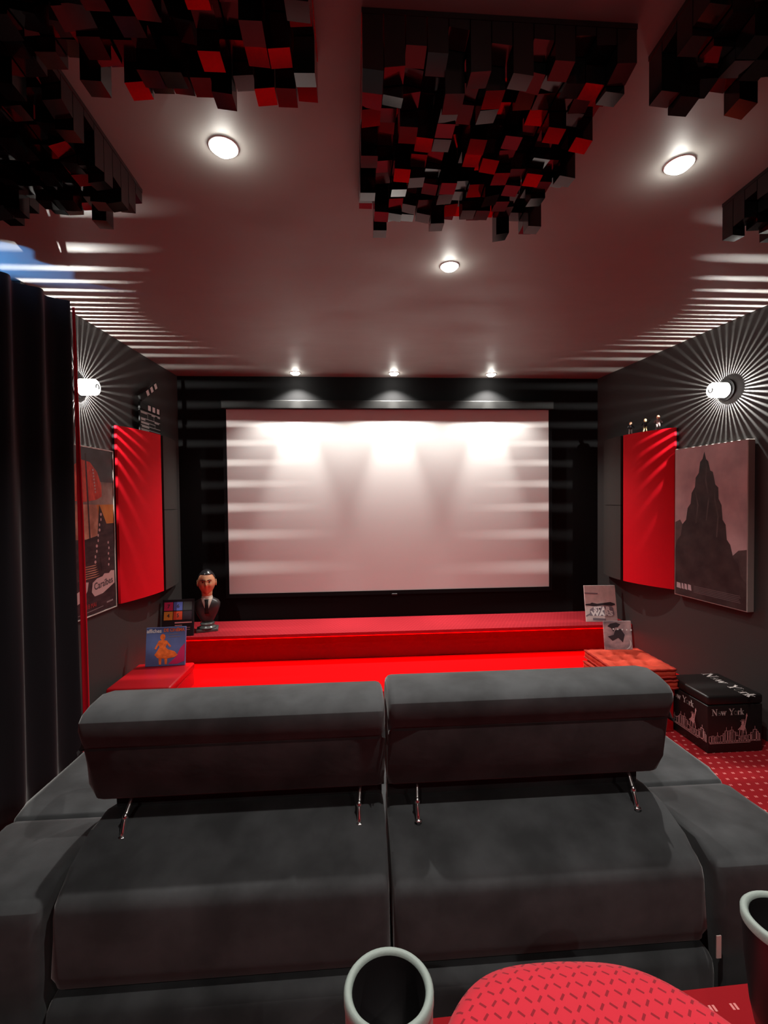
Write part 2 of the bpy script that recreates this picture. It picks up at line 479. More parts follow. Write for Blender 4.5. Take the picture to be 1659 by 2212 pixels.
# ------------------------------------------------------------------ slit wall lamps
def wall_lamp(loc, ang, label):
    """axis points into the room along local +z"""
    t = empty('wall_lamp', loc); tag(t, label, 'wall lamp', 'slit wall lamps')
    t.rotation_euler = (0, PI / 2 * (1 if ang > 0 else -1), 0)
    if ang > 0: t.rotation_euler = (0, PI / 2, 0)
    obj('wall_plate', lathe([(0.002, 0.0), (0.066, 0.0), (0.066, 0.003), (0.0485, 0.004), (0.0485, 0.0105), (0.002, 0.0105)], 40, False), M['trim_ring'], t)
    bm = bmesh.new()
    n, r0, r1 = 48, 0.040, 0.047
    for i in range(n):
        a0 = 2 * PI * (i + 0.14) / n; a1 = 2 * PI * (i + 0.86) / n
        v = []
        for z in (0.011, 0.071):
            if z > 0.05: a0 = 2 * PI * (i - 0.01) / n; a1 = 2 * PI * (i + 1.01) / n
            for (r, a) in ((r0, a0), (r1, a0), (r1, a1), (r0, a1)):
                v.append(bm.verts.new((r * math.cos(a), r * math.sin(a), z)))
        for f in ((0, 1, 2, 3), (4, 5, 6, 7), (0, 1, 5, 4), (1, 2, 6, 5), (2, 3, 7, 6), (3, 0, 4, 7)):
            bm.faces.new([v[k] for k in f])
    obj('slit_shade', bm, M['bulb_wall'], t)
    obj('end_cap', lathe([(0.001, 0.071), (0.047, 0.071), (0.047, 0.092), (0.040, 0.100), (0.001, 0.102)], 40, False), M['bulb_wall'], t, True)
    bm = bmesh.new()
    tube(bm, [(0.016 * math.cos(a), 0.016 * math.sin(a), 0.1035) for a in [R(60) + R(240) * k / 12 for k in range(13)]], 0.0028, 6)
    obj('clip', bm, M['trim_ring'], t)
    light('lamp_light', 'POINT', (0, 0, 0.024), P_WALL, (1.0, 0.97, 0.90), t, 0.0011)
    return t
wall_lamp((xl(2.77) + 0.001, 2.77, 2.105), 1, 'bright slit wall lamp on the left wall, beside the curtain edge')
wr = wall_lamp((xr(2.735) - 0.001, 2.735, 2.098), -1, 'bright slit wall lamp throwing a starburst on the right wall')
wr.rotation_euler = (0, -PI / 2, 0)

# ------------------------------------------------------------------ bowed wall absorbers
def arc3(p0, p1, p2, n):
    """quadratic through three points (x as a function of y)"""
    out = []
    for i in range(n + 1):
        y = p0[1] + (p2[1] - p0[1]) * i / n
        l0 = (y - p1[1]) * (y - p2[1]) / ((p0[1] - p1[1]) * (p0[1] - p2[1]))
        l1 = (y - p0[1]) * (y - p2[1]) / ((p1[1] - p0[1]) * (p1[1] - p2[1]))
        l2 = (y - p0[1]) * (y - p1[1]) / ((p2[1] - p0[1]) * (p2[1] - p1[1]))
        out.append((p0[0] * l0 + p1[0] * l1 + p2[0] * l2, y))
    return out

def bowed_panel(side, wallx, pts, split, z0, z1, label):
    s = 1 if side == 'left' else -1
    t = empty('acoustic_panel', (wallx(pts[1][1]), pts[1][1], z0)); tag(t, label, 'acoustic panel', 'bowed acoustic panels')
    o = Vector(t.location)
    c = arc3(*pts, 24)
    def sheet(cc, th, m, nm, za=0.0, zb=z1 - z0):
        bm = bmesh.new()
        A, B = [], []
        for x, y in cc:
            A.append((x - o.x, y - o.y)); B.append((x - o.x - s * th, y - o.y))
        ring = A + B[::-1]
        lo_ = [bm.verts.new((x, y, za)) for x, y in ring]; hi_ = [bm.verts.new((x, y, zb)) for x, y in ring]
        k = len(ring)
        for i in range(k):
            bm.faces.new((lo_[i], lo_[(i+1) % k], hi_[(i+1) % k], hi_[i]))
        n = len(cc)
        for i in range(n - 1):
            bm.faces.new((lo_[i], lo_[i+1], lo_[k-2-i], lo_[k-1-i])); bm.faces.new((hi_[i], hi_[i+1], hi_[k-2-i], hi_[k-1-i]))
        return obj(nm, bm, m, t)
    near = [p for p in c if p[1] <= split]
    far = [p for p in c if p[1] >= split - 0.001]
    sheet(near, 0.016, M['red_panel'], 'red_face')
    h = (z1 - z0) * 0.52
    sheet(far, 0.016, M['panel_dark'], 'dark_face', 0.0, h - 0.002)
    sheet(far, 0.016, M['panel_dark'], 'dark_face', h + 0.002, z1 - z0)
    # closing board against the wall, so that the panel is a full body
    bm = bmesh.new()
    cc = [(x - s * 0.018, y) for x, y in c]
    ring = [(x - o.x, y - o.y) for x, y in cc] + [(wallx(y) + s * 0.002 - o.x, y - o.y) for x, y in cc[::-1]]
    k = len(ring)
    lo_ = [bm.verts.new((x, y, 0.004)) for x, y in ring]; hi_ = [bm.verts.new((x, y, z1 - z0 - 0.004)) for x, y in ring]
    for i in range(k): bm.faces.new((lo_[i], lo_[(i+1) % k], hi_[(i+1) % k], hi_[i]))
    for i in range(len(cc) - 1):
        bm.faces.new((lo_[i], lo_[i+1], lo_[k-2-i], lo_[k-1-i])); bm.faces.new((hi_[i], hi_[i+1], hi_[k-2-i], hi_[k-1-i]))
    obj('backing', bm, M['black_matt'], t)
    return t
PL0, PL1 = 0.765, 1.935
bowed_panel('left', xl, [(xl(3.07) + 0.032, 3.08), (-1.435, 3.57), (xl(3.93) + 0.03, 3.93)], 3.54, PL0, PL1, 'bowed red acoustic panel on the left wall, with a film slate on top')
bowed_panel('right', xr, [(xr(3.11) - 0.032, 3.11), (2.145, 3.52), (xr(3.88) - 0.05, 3.88)], 3.505, 0.762, 1.925, 'bowed red acoustic panel on the right wall, with tiny figurines on top')

# ------------------------------------------------------------------ ceiling block panels (skyline diffusers)
def proj_px(p):
    d = Vector(p) - Vector((0, 0, CAMZ)); z = d.dot(fw)
    if z < 0.05: return None
    return (829.5 + F_PX * d.dot(rt2) / z, 1106 - F_PX * d.dot(up2) / z)

def block_geom(bm, x, y, h, dep, rng):
    tx, ty = rng.gauss(0, 0.10), rng.gauss(0, 0.10)
    v = []
    for sx, sy in ((-1, -1), (1, -1), (1, 1), (-1, 1)):
        v.append(bm.verts.new((x + sx * h, y + sy * h, -dep + sx * h * tx + sy * h * ty)))
    u = [bm.verts.new((x + sx * h, y + sy * h, -0.012)) for sx, sy in ((-1, -1), (1, -1), (1, 1), (-1, 1))]
    bm.faces.new(v)
    for i in range(4): bm.faces.new((v[i], v[(i+1) % 4], u[(i+1) % 4], u[i]))
    bm.faces.new(u[::-1])

def block_panel(x0, y0, label, seed, n=13, cell=0.0492):
    rng = random.Random(seed)
    W = n * cell
    t = empty('block_diffuser', (x0 + W / 2, y0 + W / 2, CEIL)); tag(t, label, 'ceiling diffuser', 'block diffusers on the ceiling')
    bm = bmesh.new(); box(bm, (-W / 2, -W / 2, -0.0125), (W / 2, W / 2, -0.0005)); obj('backing_board', bm, M['block'], t)
    cells = []
    for i in range(n):
        for j in range(n):
            x = -W / 2 + cell * (i + 0.5); y = -W / 2 + cell * (j + 0.5)
            dep = rng.choice((0.035, 0.05, 0.065, 0.08, 0.095, 0.11, 0.125, 0.14))
            p = proj_px((t.location.x + x, t.location.y + y, CEIL - dep))
            inside = p is not None and -10 < p[0] < 1669 and -10 < p[1] < 2220
            d = (Vector((t.location.x + x, t.location.y + y, CEIL - dep)) - Vector((0, 0, CAMZ))).length
            cells.append((0 if inside else 1, d, x, y, dep))
    cells.sort()
    seen = [c for c in cells if c[0] == 0][:100]
    rest = cells[len(seen):]
    for c in seen:
        bm = bmesh.new(); block_geom(bm, 0, 0, cell / 2 - 0.0012, c[4], rng)
        obj('block', bm, M['block'], t, False, (c[2], c[3], 0))
    if rest:
        bm = bmesh.new()
        for c in rest: block_geom(bm, c[2], c[3], cell / 2 - 0.0012, c[4], rng)
        o = obj('further_blocks', bm, M['block'], t); o['kind'] = 'stuff'
    return t
block_panel(0.030, 1.035, 'black block diffuser in the middle of the ceiling, between the two bright downlights', 11)
block_panel(-0.715, 0.515, 'black block diffuser at the top edge left, above the large left downlight', 12)
block_panel(0.745, 0.470, 'black block diffuser at the top right corner, above the large right downlight', 13)
block_panel(-1.365, 1.025, 'black block diffuser at the left picture edge above the curtain', 14)
block_panel(1.390, 1.000, 'black block diffuser at the right picture edge, right of the right downlight', 15)

# ------------------------------------------------------------------ curtain
def curtain():
    path = [(-1.402, 2.365), (-1.51, 2.08), (-1.655, 1.77), (-1.80, 1.45), (-1.93, 1.12), (-2.02, 0.75)]
    zt, zb = 2.418, 0.012
    t = empty('curtain', (-1.51, 2.08, 0)); tag(t, 'long black velvet curtain with a red edge, hanging at the left', 'curtain')
    o = Vector(t.location)
    pts, d = [], [0]
    for a, b in zip(path, path[1:]): d.append(d[-1] + math.dist(a, b))
    def at(s):
        for i in range(len(path) - 1):
            if s <= d[i+1] or i == len(path) - 2:
                k = (s - d[i]) / (d[i+1] - d[i]); a, b = Vector(path[i]), Vector(path[i+1])
                q = a.lerp(b, k); tg = (b - a).normalized(); return q, Vector((-tg.y, tg.x))
    L = d[-1]; N = 260; nz = 16
    def sheet(s0, s1, n, off, m, name, phase=0.0):
        bm = bmesh.new(); g = []
        for i in range(n + 1):
            s = s0 + (s1 - s0) * i / n
            q, nm = at(s)
            colv = []
            for k in range(nz + 1):
                z = zb + (zt - zb) * k / nz
                flare = 1.0 + 0.25 * (1 - k / nz)
                amp = 0.026 * flare
                wv = amp * math.sin(2 * PI * s / 0.145 + 1.2 + 0.15 * math.sin(z * 2.1)) + 0.004 * math.sin(s * 90 + z * 3)
                p = q + nm * (wv + off)
                colv.append(bm.verts.new((p.x - o.x, p.y - o.y, z)))
            g.append(colv)
        for i in range(n):
            for k in range(nz): bm.faces.new((g[i][k], g[i+1][k], g[i+1][k+1], g[i][k+1]))
        ob = obj(name, bm, m, t, True)
        sd = ob.modifiers.new('thickness', 'SOLIDIFY'); sd.thickness = 0.004
        return ob
    sheet(0.012, L, N, 0.0, M['curtain'], 'black_cloth')
    # red lined leading edge turned towards the room
    q, nm = at(0.0)
    bm = bmesh.new(); g = []
    for i in range(9):
        colv = []
        for k in range(nz + 1):
            z = zb + (zt - 0.02 - zb) * k / nz
            wd = 0.012 + 0.020 * min(1, 2.2 * (1 - k / nz)) + 0.002 * math.sin(z * 3)
            u = i / 8
            p = Vector((q.x, q.y)) + Vector((0.018 + wd * u, 0.004 + 0.006 * math.sin(u * PI)))
            colv.append(bm.verts.new((p.x - o.x, p.y - o.y, z)))
        g.append(colv)
    for i in range(8):
        for k in range(nz): bm.faces.new((g[i][k], g[i+1][k], g[i+1][k+1], g[i][k+1]))
    ob = obj('red_edge', bm, M['curtain_red'], t, True)
    ob['label'] = 'red lined edge of the curtain'
    sd = ob.modifiers.new('thickness', 'SOLIDIFY'); sd.thickness = 0.006
    # chrome eyelets
    for s in (0.095, 0.24, 0.385, 0.53):
        q, nm = at(s + 0.03)
        bm = bmesh.new()
        tg = Vector((-nm.y, nm.x, 0)); n3 = Vector((nm.x, nm.y, 0))
        c = Vector((q.x - o.x, q.y - o.y, 2.352)) + n3 * -0.034
        axis = (n3 * 0.75 + tg * 0.66).normalized(); side = axis.cross(Vector((0, 0, 1)))
        ps = [c + side * 0.021 * math.cos(a) + Vector((0, 0, 0.021)) * math.sin(a) for a in [2 * PI * k / 20 for k in range(21)]]
        tube(bm, ps, 0.0048, 8)
        obj('eyelet', bm, M['chrome'], t, True)
    # the rod the eyelets run on
    rod = empty('curtain_rod', (-1.51, 2.08, 2.352)); tag(rod, 'chrome curtain rod running through the eyelets of the black curtain', 'curtain rod')
    bm = bmesh.new()
    ps = []
    for s in [0.10 + 0.05 * k for k in range(int((L - 0.1) / 0.05))]:
        q, nm = at(s); p = q - nm * 0.030
        ps.append((p.x + 1.51, p.y - 2.08, 0))
    tube(bm, ps, 0.008, 10)
    obj('rod', bm, M['chrome'], rod, True)
    bm = bmesh.new()
    for p in (ps[6], ps[-2]):
        tube(bm, [(p[0], p[1], 0.006), (p[0], p[1], CEIL - 2.352)], 0.006, 8)
    obj('ceiling_bracket', bm, M['chrome'], rod, True)
curtain()
bl = empty('blue_lamp', (-1.86, 2.12, 0)); tag(bl, 'blue lamp glowing up at the ceiling behind the black curtain', 'lamp')
bm = lathe([(0.06, 0.0), (0.06, 0.02), (0.02, 0.03), (0.02, 1.9), (0.05, 1.95), (0.055, 2.0)], 20, True)
obj('lamp_stand', bm, M['black'], bl, True)
light('blue_light', 'SPOT', (0, 0, 2.06), P_BLUE, (0.12, 0.42, 1.0), bl, 0.03, (0.36, -0.08, CEIL), spot_size=R(75), spot_blend=0.6)

# ------------------------------------------------------------------ sofa
def sofa():
    t = empty('sofa', (0.07, 1.45, 0)); tag(t, 'black velvet two seat sofa with tall headrests, seen from behind', 'sofa')
    ox, oy = 0.07, 1.45
    def P(nm, prof, x0, x1, r, lab=None, m=M['sofa']):
        bm = prism([(y - oy, z) for y, z in prof], x0 - ox, x1 - ox, r)
        o = obj(nm, bm, m, t, True)
        bv = o.modifiers.new('soft', 'BEVEL'); bv.width = 0.008; bv.segments = 2; bv.limit_method = 'ANGLE'; bv.angle_limit = R(35)
        return o
    for x0, x1, dz, hz in ((-0.632, 0.066, 0.004, 0.0), (0.075, 0.782, -0.006, 0.016)):
        back = [(0.978, 0.408), (0.955, 0.420), (0.950, 0.45), (0.950, 0.565 + dz), (0.957, 0.590 + dz), (0.975, 0.606 + dz), (1.02, 0.622 + dz), (1.10, 0.646 + dz), (1.16, 0.656 + dz), (1.22, 0.64), (1.23, 0.43)]
        P('backrest', back, x0, x1, 0.016)
        h = hz
        head = [(1.125, 0.706), (1.112, 0.716), (1.100, 0.760), (1.070, 0.853 + h), (1.0735, 0.857 + h), (1.0725, 0.861 + h), (1.066, 0.864 + h),
                (1.050, 0.905 + h), (1.053, 0.927 + h), (1.070, 0.943 + h), (1.105, 0.952 + h), (1.15, 0.955 + h), (1.19, 0.945 + h), (1.225, 0.90 + h), (1.255, 0.80), (1.245, 0.715), (1.20, 0.698), (1.15, 0.698), (1.134, 0.702)]
        P('headrest', head, x0 - 0.001 , x1 + 0.001, 0.018)
        P('headrest_neck', [(1.175, 0.60), (1.172, 0.715), (1.225, 0.720), (1.228, 0.60)], x0 + (0.022 if x0 < 0 else 0.003), x1 - (0.022 if x0 > 0 else 0.003), 0.003)
        seat = [(1.245, 0.20), (1.245, 0.40), (1.28, 0.43), (1.9, 0.43), (1.95, 0.40), (1.95, 0.20)]
        P('seat', seat, x0, x1, 0.02)
    for xh in (-0.552, 0.003, 0.147, 0.703):
        bm = bmesh.new()
        tube(bm, [(xh - ox, 1.082 - oy, 0.630), (xh - ox, 1.086 - oy, 0.652), (xh - ox, 1.100 - oy, 0.676), (xh - ox + 0.003, 1.122 - oy, 0.70), (xh - ox + 0.002, 1.145 - oy, 0.718)], 0.005, 10, [0.0075, 0.0052, 0.005, 0.0045, 0.004])
        hg = obj('hinge', bm, M['chrome'], t, True)
        bm = bmesh.new()
        bmesh.ops.create_uvsphere(bm, u_segments=12, v_segments=8, radius=0.0085)
        for v in bm.verts: v.co = Vector((v.co.x * 1.1 + xh - ox, v.co.y * 0.7 + 1.080 - oy, v.co.z * 0.5 + 0.641))
        obj('hinge_foot', bm, M['chrome'], hg, True)
        bm = bmesh.new()
        bmesh.ops.create_uvsphere(bm, u_segments=12, v_segments=8, radius=0.007)
        for v in bm.verts: v.co = Vector((v.co.x + xh - ox, v.co.y + 1.100 - oy, v.co.z * 1.3 + 0.676))
        obj('hinge_knuckle', bm, M['chrome'], hg, True)
    base = [(0.952, 0.05), (0.935, 0.07), (0.932, 0.36), (0.938, 0.388), (0.955, 0.399), (1.20, 0.402), (1.9, 0.20), (1.9, 0.05)]
    P('base', base, -0.640, 0.790, 0.012)
    for x0, x1, nm in ((-0.905, -0.652, 'L'), (0.806, 1.062, 'R')):
        P('arm_back', [(0.958, 0.04), (0.945, 0.06), (0.943, 0.56), (0.950, 0.588), (0.968, 0.602), (1.02, 0.606), (1.20, 0.606), (1.222, 0.598), (1.226, 0.57), (1.226, 0.04)], x0, x1, 0.020)
        P('armrest', [(1.236, 0.04), (1.236, 0.575), (1.248, 0.594), (1.30, 0.598), (1.92, 0.598), (1.96, 0.58), (1.965, 0.04)], x0 - 0.012 * (x0 < 0), x1 + 0.012 * (x0 > 0), 0.020)
    for x in (-0.85, 0.99):
        for y in (1.02, 1.88):
            bm = lathe([(0.018, 0.0), (0.026, 0.05)], 12); obj('foot', bm, M['black'], t, False, (x - ox, y - oy, 0))
    bm = bmesh.new(); box(bm, (0.792 - ox, 0.9355 - oy, 0.395), (0.803 - ox, 0.9375 - oy, 0.446)); o = obj('pale_strip', bm, M['tag'], t); o['label'] = 'small pale strip between the base and right arm of the sofa'  # narrow pale strip in the gap between base and right arm
sofa()

# ------------------------------------------------------------------ cinema seats with cup holders (foreground)
def cup_body(parent, cx, cy, cz, body_mat, tilt):
    o_r, i_r = 0.0520, 0.0425
    bm = lathe([(i_r - 0.004, -0.105), (i_r, -0.012), (i_r, -0.004), (i_r + 0.0025, 0.0), (o_r - 0.0025, 0.0), (o_r, -0.003), (o_r, -0.012)], 48, False)
    rim = obj('cup_holder_rim', bm, M['grey_plastic'], parent, True, (cx, cy, cz)); rim.rotation_euler = (tilt, 0, 0)
    bm = lathe([(o_r - 0.001, -0.011), (o_r - 0.002, -0.06), (o_r - 0.006, -0.12), (o_r - 0.010, -0.145), (0.001, -0.150)], 48, False)
    b = obj('cup_holder_body', bm, body_mat, parent, True, (cx, cy, cz)); b.rotation_euler = (tilt, 0, 0)
    bm = lathe([(0.001, -0.135), (i_r - 0.006, -0.135), (i_r - 0.0012, -0.012), (i_r - 0.0004, -0.004)], 48, False)
    b = obj('cup_holder_well', bm, M['dark_plastic'], parent, True, (cx, cy, cz)); b.rotation_euler = (tilt, 0, 0)

def seat_cushion(x0, x1, yf, yb, z, tilt, parent, origin):
    """rounded plan, domed front lip, woven cover"""
    bm = bmesh.new()
    nu, nv = 40, 28
    cx = (x0 + x1) / 2; hw = (x1 - x0) / 2
    top, bot = [], []
    for j in range(nv + 1):
        v = j / nv; rowt, rowb = [], []
        for i in range(nu + 1):
            u = -1 + 2 * i / nu
            x = cx + hw * u
            yfront = yf - 0.110 * abs(u) ** 3.6 - 0.015 * u * (1 if u > 0 else 0.2)
            y = yb + (yfront - yb) * v
            e = min(1.0, (1 - v) / 0.16); ex = min(1.0, (1 - abs(u)) / 0.10)
            dome = 0.055 * (math.sqrt(max(0, 1 - (1 - e) ** 2))) * (0.35 + 0.65 * math.sqrt(max(0, 1 - (1 - ex) ** 2)))
            zz = z - 0.055 + dome + tilt * (y - yb)
            rowt.append(bm.verts.new((x - origin[0], y - origin[1], zz - origin[2])))
            rowb.append(bm.verts.new((x - origin[0], y - origin[1], z - 0.12 + tilt * (y - yb) - origin[2])))
        top.append(rowt); bot.append(rowb)
    for j in range(nv):
        for i in range(nu):
            bm.faces.new((top[j][i], top[j][i+1], top[j+1][i+1], top[j+1][i])); bm.faces.new((bot[j][i], bot[j+1][i], bot[j+1][i+1], bot[j][i+1]))
    for i in range(nu):
        bm.faces.new((top[nv][i], top[nv][i+1], bot[nv][i+1], bot[nv][i])); bm.faces.new((top[0][i], bot[0][i], bot[0][i+1], top[0][i+1]))
    for j in range(nv):
        bm.faces.new((top[j][0], top[j+1][0], bot[j+1][0], bot[j][0])); bm.faces.new((top[j][nu], bot[j][nu], bot[j+1][nu], top[j+1][nu]))
    return obj('seat', bm, M['seat'], parent, True)

ZP = 0.385
def cinema_seat(cx, yf, z, tilt, label, hw):
    og = (cx, 0.25, ZP)
    t = empty('cinema_seat', og); tag(t, label, 'cinema seat', 'red cinema seats in the back row')
    seat_cushion(cx - hw, cx + hw, yf, 0.10, z, tilt, t, og)
    bm = rbox((-0.19, -0.10, z - ZP - 0.20), (0.19, 0.20, z - ZP - 0.125), 0.02); obj('seat_pan', bm, M['dark_plastic'], t, True)
    bm = rbox((-0.19, -0.42, 0.30), (0.19, -0.33, 0.98), 0.04); obj('backrest', bm, M['seat'], t, True)
    bm = bmesh.new(); box(bm, (-0.05, -0.36, 0.0), (0.05, 0.0, z - ZP - 0.19)); obj('pedestal', bm, M['dark_plastic'], t)
def armrest(cx, cy, cz, label, m):
    og = (cx, 0.25, ZP)
    t = empty('armrest', og); tag(t, label, 'armrest', 'armrests of the cinema seats')
    cup_body(t, 0, cy - 0.25, cz - ZP, m, -0.06)
    bm = rbox((-0.032, -0.50, cz - ZP - 0.085), (0.032, cy - 0.25 - 0.052, cz - ZP - 0.045), 0.012); obj('arm_pad', bm, M['dark_plastic'], t, True)
    bm = rbox((-0.025, -0.46, 0.0), (0.025, -0.30, cz - ZP - 0.07), 0.008); obj('side_post', bm, M['dark_plastic'], t, True)
cinema_seat(0.284, 0.640, 0.775, 0.0, 'red woven cinema seat right of the front cup holder', 0.196)
cinema_seat(-0.205, 0.555, 0.775, 0.0, 'red woven cinema seat left of the cup holder, barely in view', 0.197)
armrest(0.033, 0.512, 0.858, 'armrest ending in a grey ring cup holder between the two red seats', M['grey_plastic'])
armrest(0.562, 0.545, 0.866, 'armrest with grey ring cup holder cut off by the right picture edge', M['dark_plastic'])

# ------------------------------------------------------------------ storage boxes, floor cushions, cube ottoman
def storage_box(x0, x1, y0, y1, z1, label):
    t = empty('storage_box', ((x0 + x1) / 2, (y0 + y1) / 2, 0)); tag(t, label, 'storage box', 'red leather storage boxes')
    hx, hy = (x1 - x0) / 2, (y1 - y0) / 2
    bm = rbox((-hx + 0.006, -hy + 0.006, 0.0), (hx - 0.006, hy - 0.006, z1 - 0.052), 0.008); obj('body', bm, M['leather'], t, True)
    bm = rbox((-hx, -hy, z1 - 0.050), (hx, hy, z1), 0.014, 4); obj('lid', bm, M['leather'], t, True)
    return t
storage_box(-1.52, -1.135, 2.83, 3.262, 0.300, 'red leather storage box at the left wall, with the blue book standing on it')
storage_box(1.565, 1.930, 2.60, 2.955, 0.265, 'dark red storage box under the tufted cushions, beside the black cube')

def tufted(x0, x1, y0, y1, z0, th, label, rz):
    cx, cy = (x0 + x1) / 2, (y0 + y1) / 2
    t = empty('floor_cushion', (cx, cy, z0), rz); tag(t, label, 'cushion', 'tufted floor cushions')
    hx, hy = (x1 - x0) / 2, (y1 - y0) / 2
    bm = bmesh.new(); n = 44
    bt = [(sx * hx * 0.5, sy * hy * 0.5) for sx in (-1, 0, 1) for sy in (-1, 0, 1)]
    T, B = [], []
    for j in range(n + 1):
        rt_, rb_ = [], []
        for i in range(n + 1):
            u, v = -1 + 2 * i / n, -1 + 2 * j / n
            x, y = u * hx, v * hy
            dim = sum(math.exp(-((x - a) ** 2 + (y - b) ** 2) / 0.0013) for a, b in bt)
            puff = 0.018 * (1 - u ** 4) * (1 - v ** 4)
            rt_.append(bm.verts.new((x, y, th + puff - 0.046 * dim)))
            rb_.append(bm.verts.new((x, y, 0.001)))
        T.append(rt_); B.append(rb_)
    for j in range(n):
        for i in range(n):
            bm.faces.new((T[j][i], T[j][i+1], T[j+1][i+1], T[j+1][i])); bm.faces.new((B[j][i], B[j+1][i], B[j+1][i+1], B[j][i+1]))
    for i in range(n):
        bm.faces.new((T[0][i], B[0][i], B[0][i+1], T[0][i+1])); bm.faces.new((T[n][i], T[n][i+1], B[n][i+1], B[n][i]))
        bm.faces.new((T[i][0], T[i+1][0], B[i+1][0], B[i][0])); bm.faces.new((T[i][n], B[i][n], B[i+1][n], T[i+1][n]))
    obj('pad', bm, M['cushion'], t, True)
    for z in (0.008, th - 0.002):
        bm = bmesh.new()
        ring = [(-hx, -hy, z), (hx, -hy, z), (hx, hy, z), (-hx, hy, z)]
        pts = []
        for a, b in zip(ring, ring[1:] + ring[:1]):
            for k in range(16):
                q = Vector(a).lerp(Vector(b), k / 16); q.z += 0.002 * math.sin(k * 2.4); pts.append(q)
        pts.append(pts[0]); tube(bm, pts, 0.0065, 8)
        obj('piping', bm, M['cushion_dark'], t, True)
    for a, b in bt:
        bm = bmesh.new(); bmesh.ops.create_uvsphere(bm, u_segments=10, v_segments=6, radius=0.008)
        for v in bm.verts: v.co.z *= 0.5
        obj('button', bm, M['cushion_dark'], t, True, (a, b, th - 0.022))
tufted(1.545, 1.930, 2.585, 2.965, 0.266, 0.055, 'lower brick red tufted cushion of the two stacked cushions', 0.02)
tufted(1.555, 1.925, 2.592, 2.975, 0.334, 0.055, 'upper brick red tufted cushion of the two stacked cushions', -0.02)

# serif letters drawn by hand for the cube
def serif(bm, txt, h, z=0.0, slant=0.0):
    """simple serif letters; returns the width"""
    th, tn = 0.17 * h, 0.075 * h
    x = 0.0
    def ln(p, q, wd): line(bm, (p[0] + p[1] * slant, p[1]), (q[0] + q[1] * slant, q[1]), wd, 0, z)
    def ring(cx, cy, rx, ry, a0=0, a1=360, n=20):
        for k in range(n):
            a, b = R(a0 + (a1 - a0) * k / n), R(a0 + (a1 - a0) * (k + 1) / n)
            wd = tn + (th - tn) * abs(math.cos((a + b) / 2)) ** 1.5
            ln((cx + rx * math.cos(a), cy + ry * math.sin(a)), (cx + rx * math.cos(b), cy + ry * math.sin(b)), wd)
    def srf(cx, y, wd): ln((cx - wd / 2, y), (cx + wd / 2, y), tn * 0.8)
    for ch in txt:
        if ch == ' ': x += 0.42 * h; continue
        if ch == 'N':
            ln((x + .14*h, 0), (x + .14*h, h), tn); ln((x + .78*h, 0), (x + .78*h, h), tn); ln((x + .14*h, h), (x + .78*h, 0), th)
            srf(x + .14*h, 0, .30*h); srf(x + .10*h, h, .28*h); srf(x + .78*h, h, .30*h); x += 1.0 * h
        elif ch == 'e':
            ring(x + .27*h, .31*h, .22*h, .29*h, 0, 320); ln((x + .06*h, .33*h), (x + .48*h, .33*h), tn); x += .62 * h
        elif ch == 'w':
            a = [(0.04, .62), (.22, 0), (.40, .58), (.58, 0), (.76, .62)]
            for k in range(4): ln((x + a[k][0]*h, a[k][1]*h), (x + a[k+1][0]*h, a[k+1][1]*h), th if k % 2 == 0 else tn)
            for q in (0.04, .40, .76): srf(x + q*h, .62*h, .22*h)
            x += .90 * h
        elif ch == 'Y':
            ln((x + .08*h, h), (x + .42*h, .45*h), th); ln((x + .76*h, h), (x + .42*h, .45*h), tn); ln((x + .42*h, 0), (x + .42*h, .48*h), th)
            srf(x + .08*h, h, .30*h); srf(x + .76*h, h, .26*h); srf(x + .42*h, 0, .34*h); x += .86 * h
        elif ch == 'o': ring(x + .27*h, .31*h, .22*h, .29*h); x += .62 * h
        elif ch == 'r':
            ln((x + .12*h, 0), (x + .12*h, .60*h), th); srf(x + .12*h, 0, .28*h); ln((x + .12*h, .45*h), (x + .30*h, .60*h), tn); disc(bm, (x + .36*h + .56*h*slant, .56*h), .085*h, .085*h, 0, z, 10); x += .46 * h
        elif ch == 'k':
            ln((x + .12*h, 0), (x + .12*h, h), th); srf(x + .12*h, 0, .28*h); srf(x + .08*h, h, .16*h); ln((x + .14*h, .28*h), (x + .46*h, .60*h), tn); ln((x + .24*h, .38*h), (x + .50*h, 0), th); srf(x + .50*h, 0, .24*h); srf(x + .46*h, .61*h, .22*h); x += .66 * h
    return x

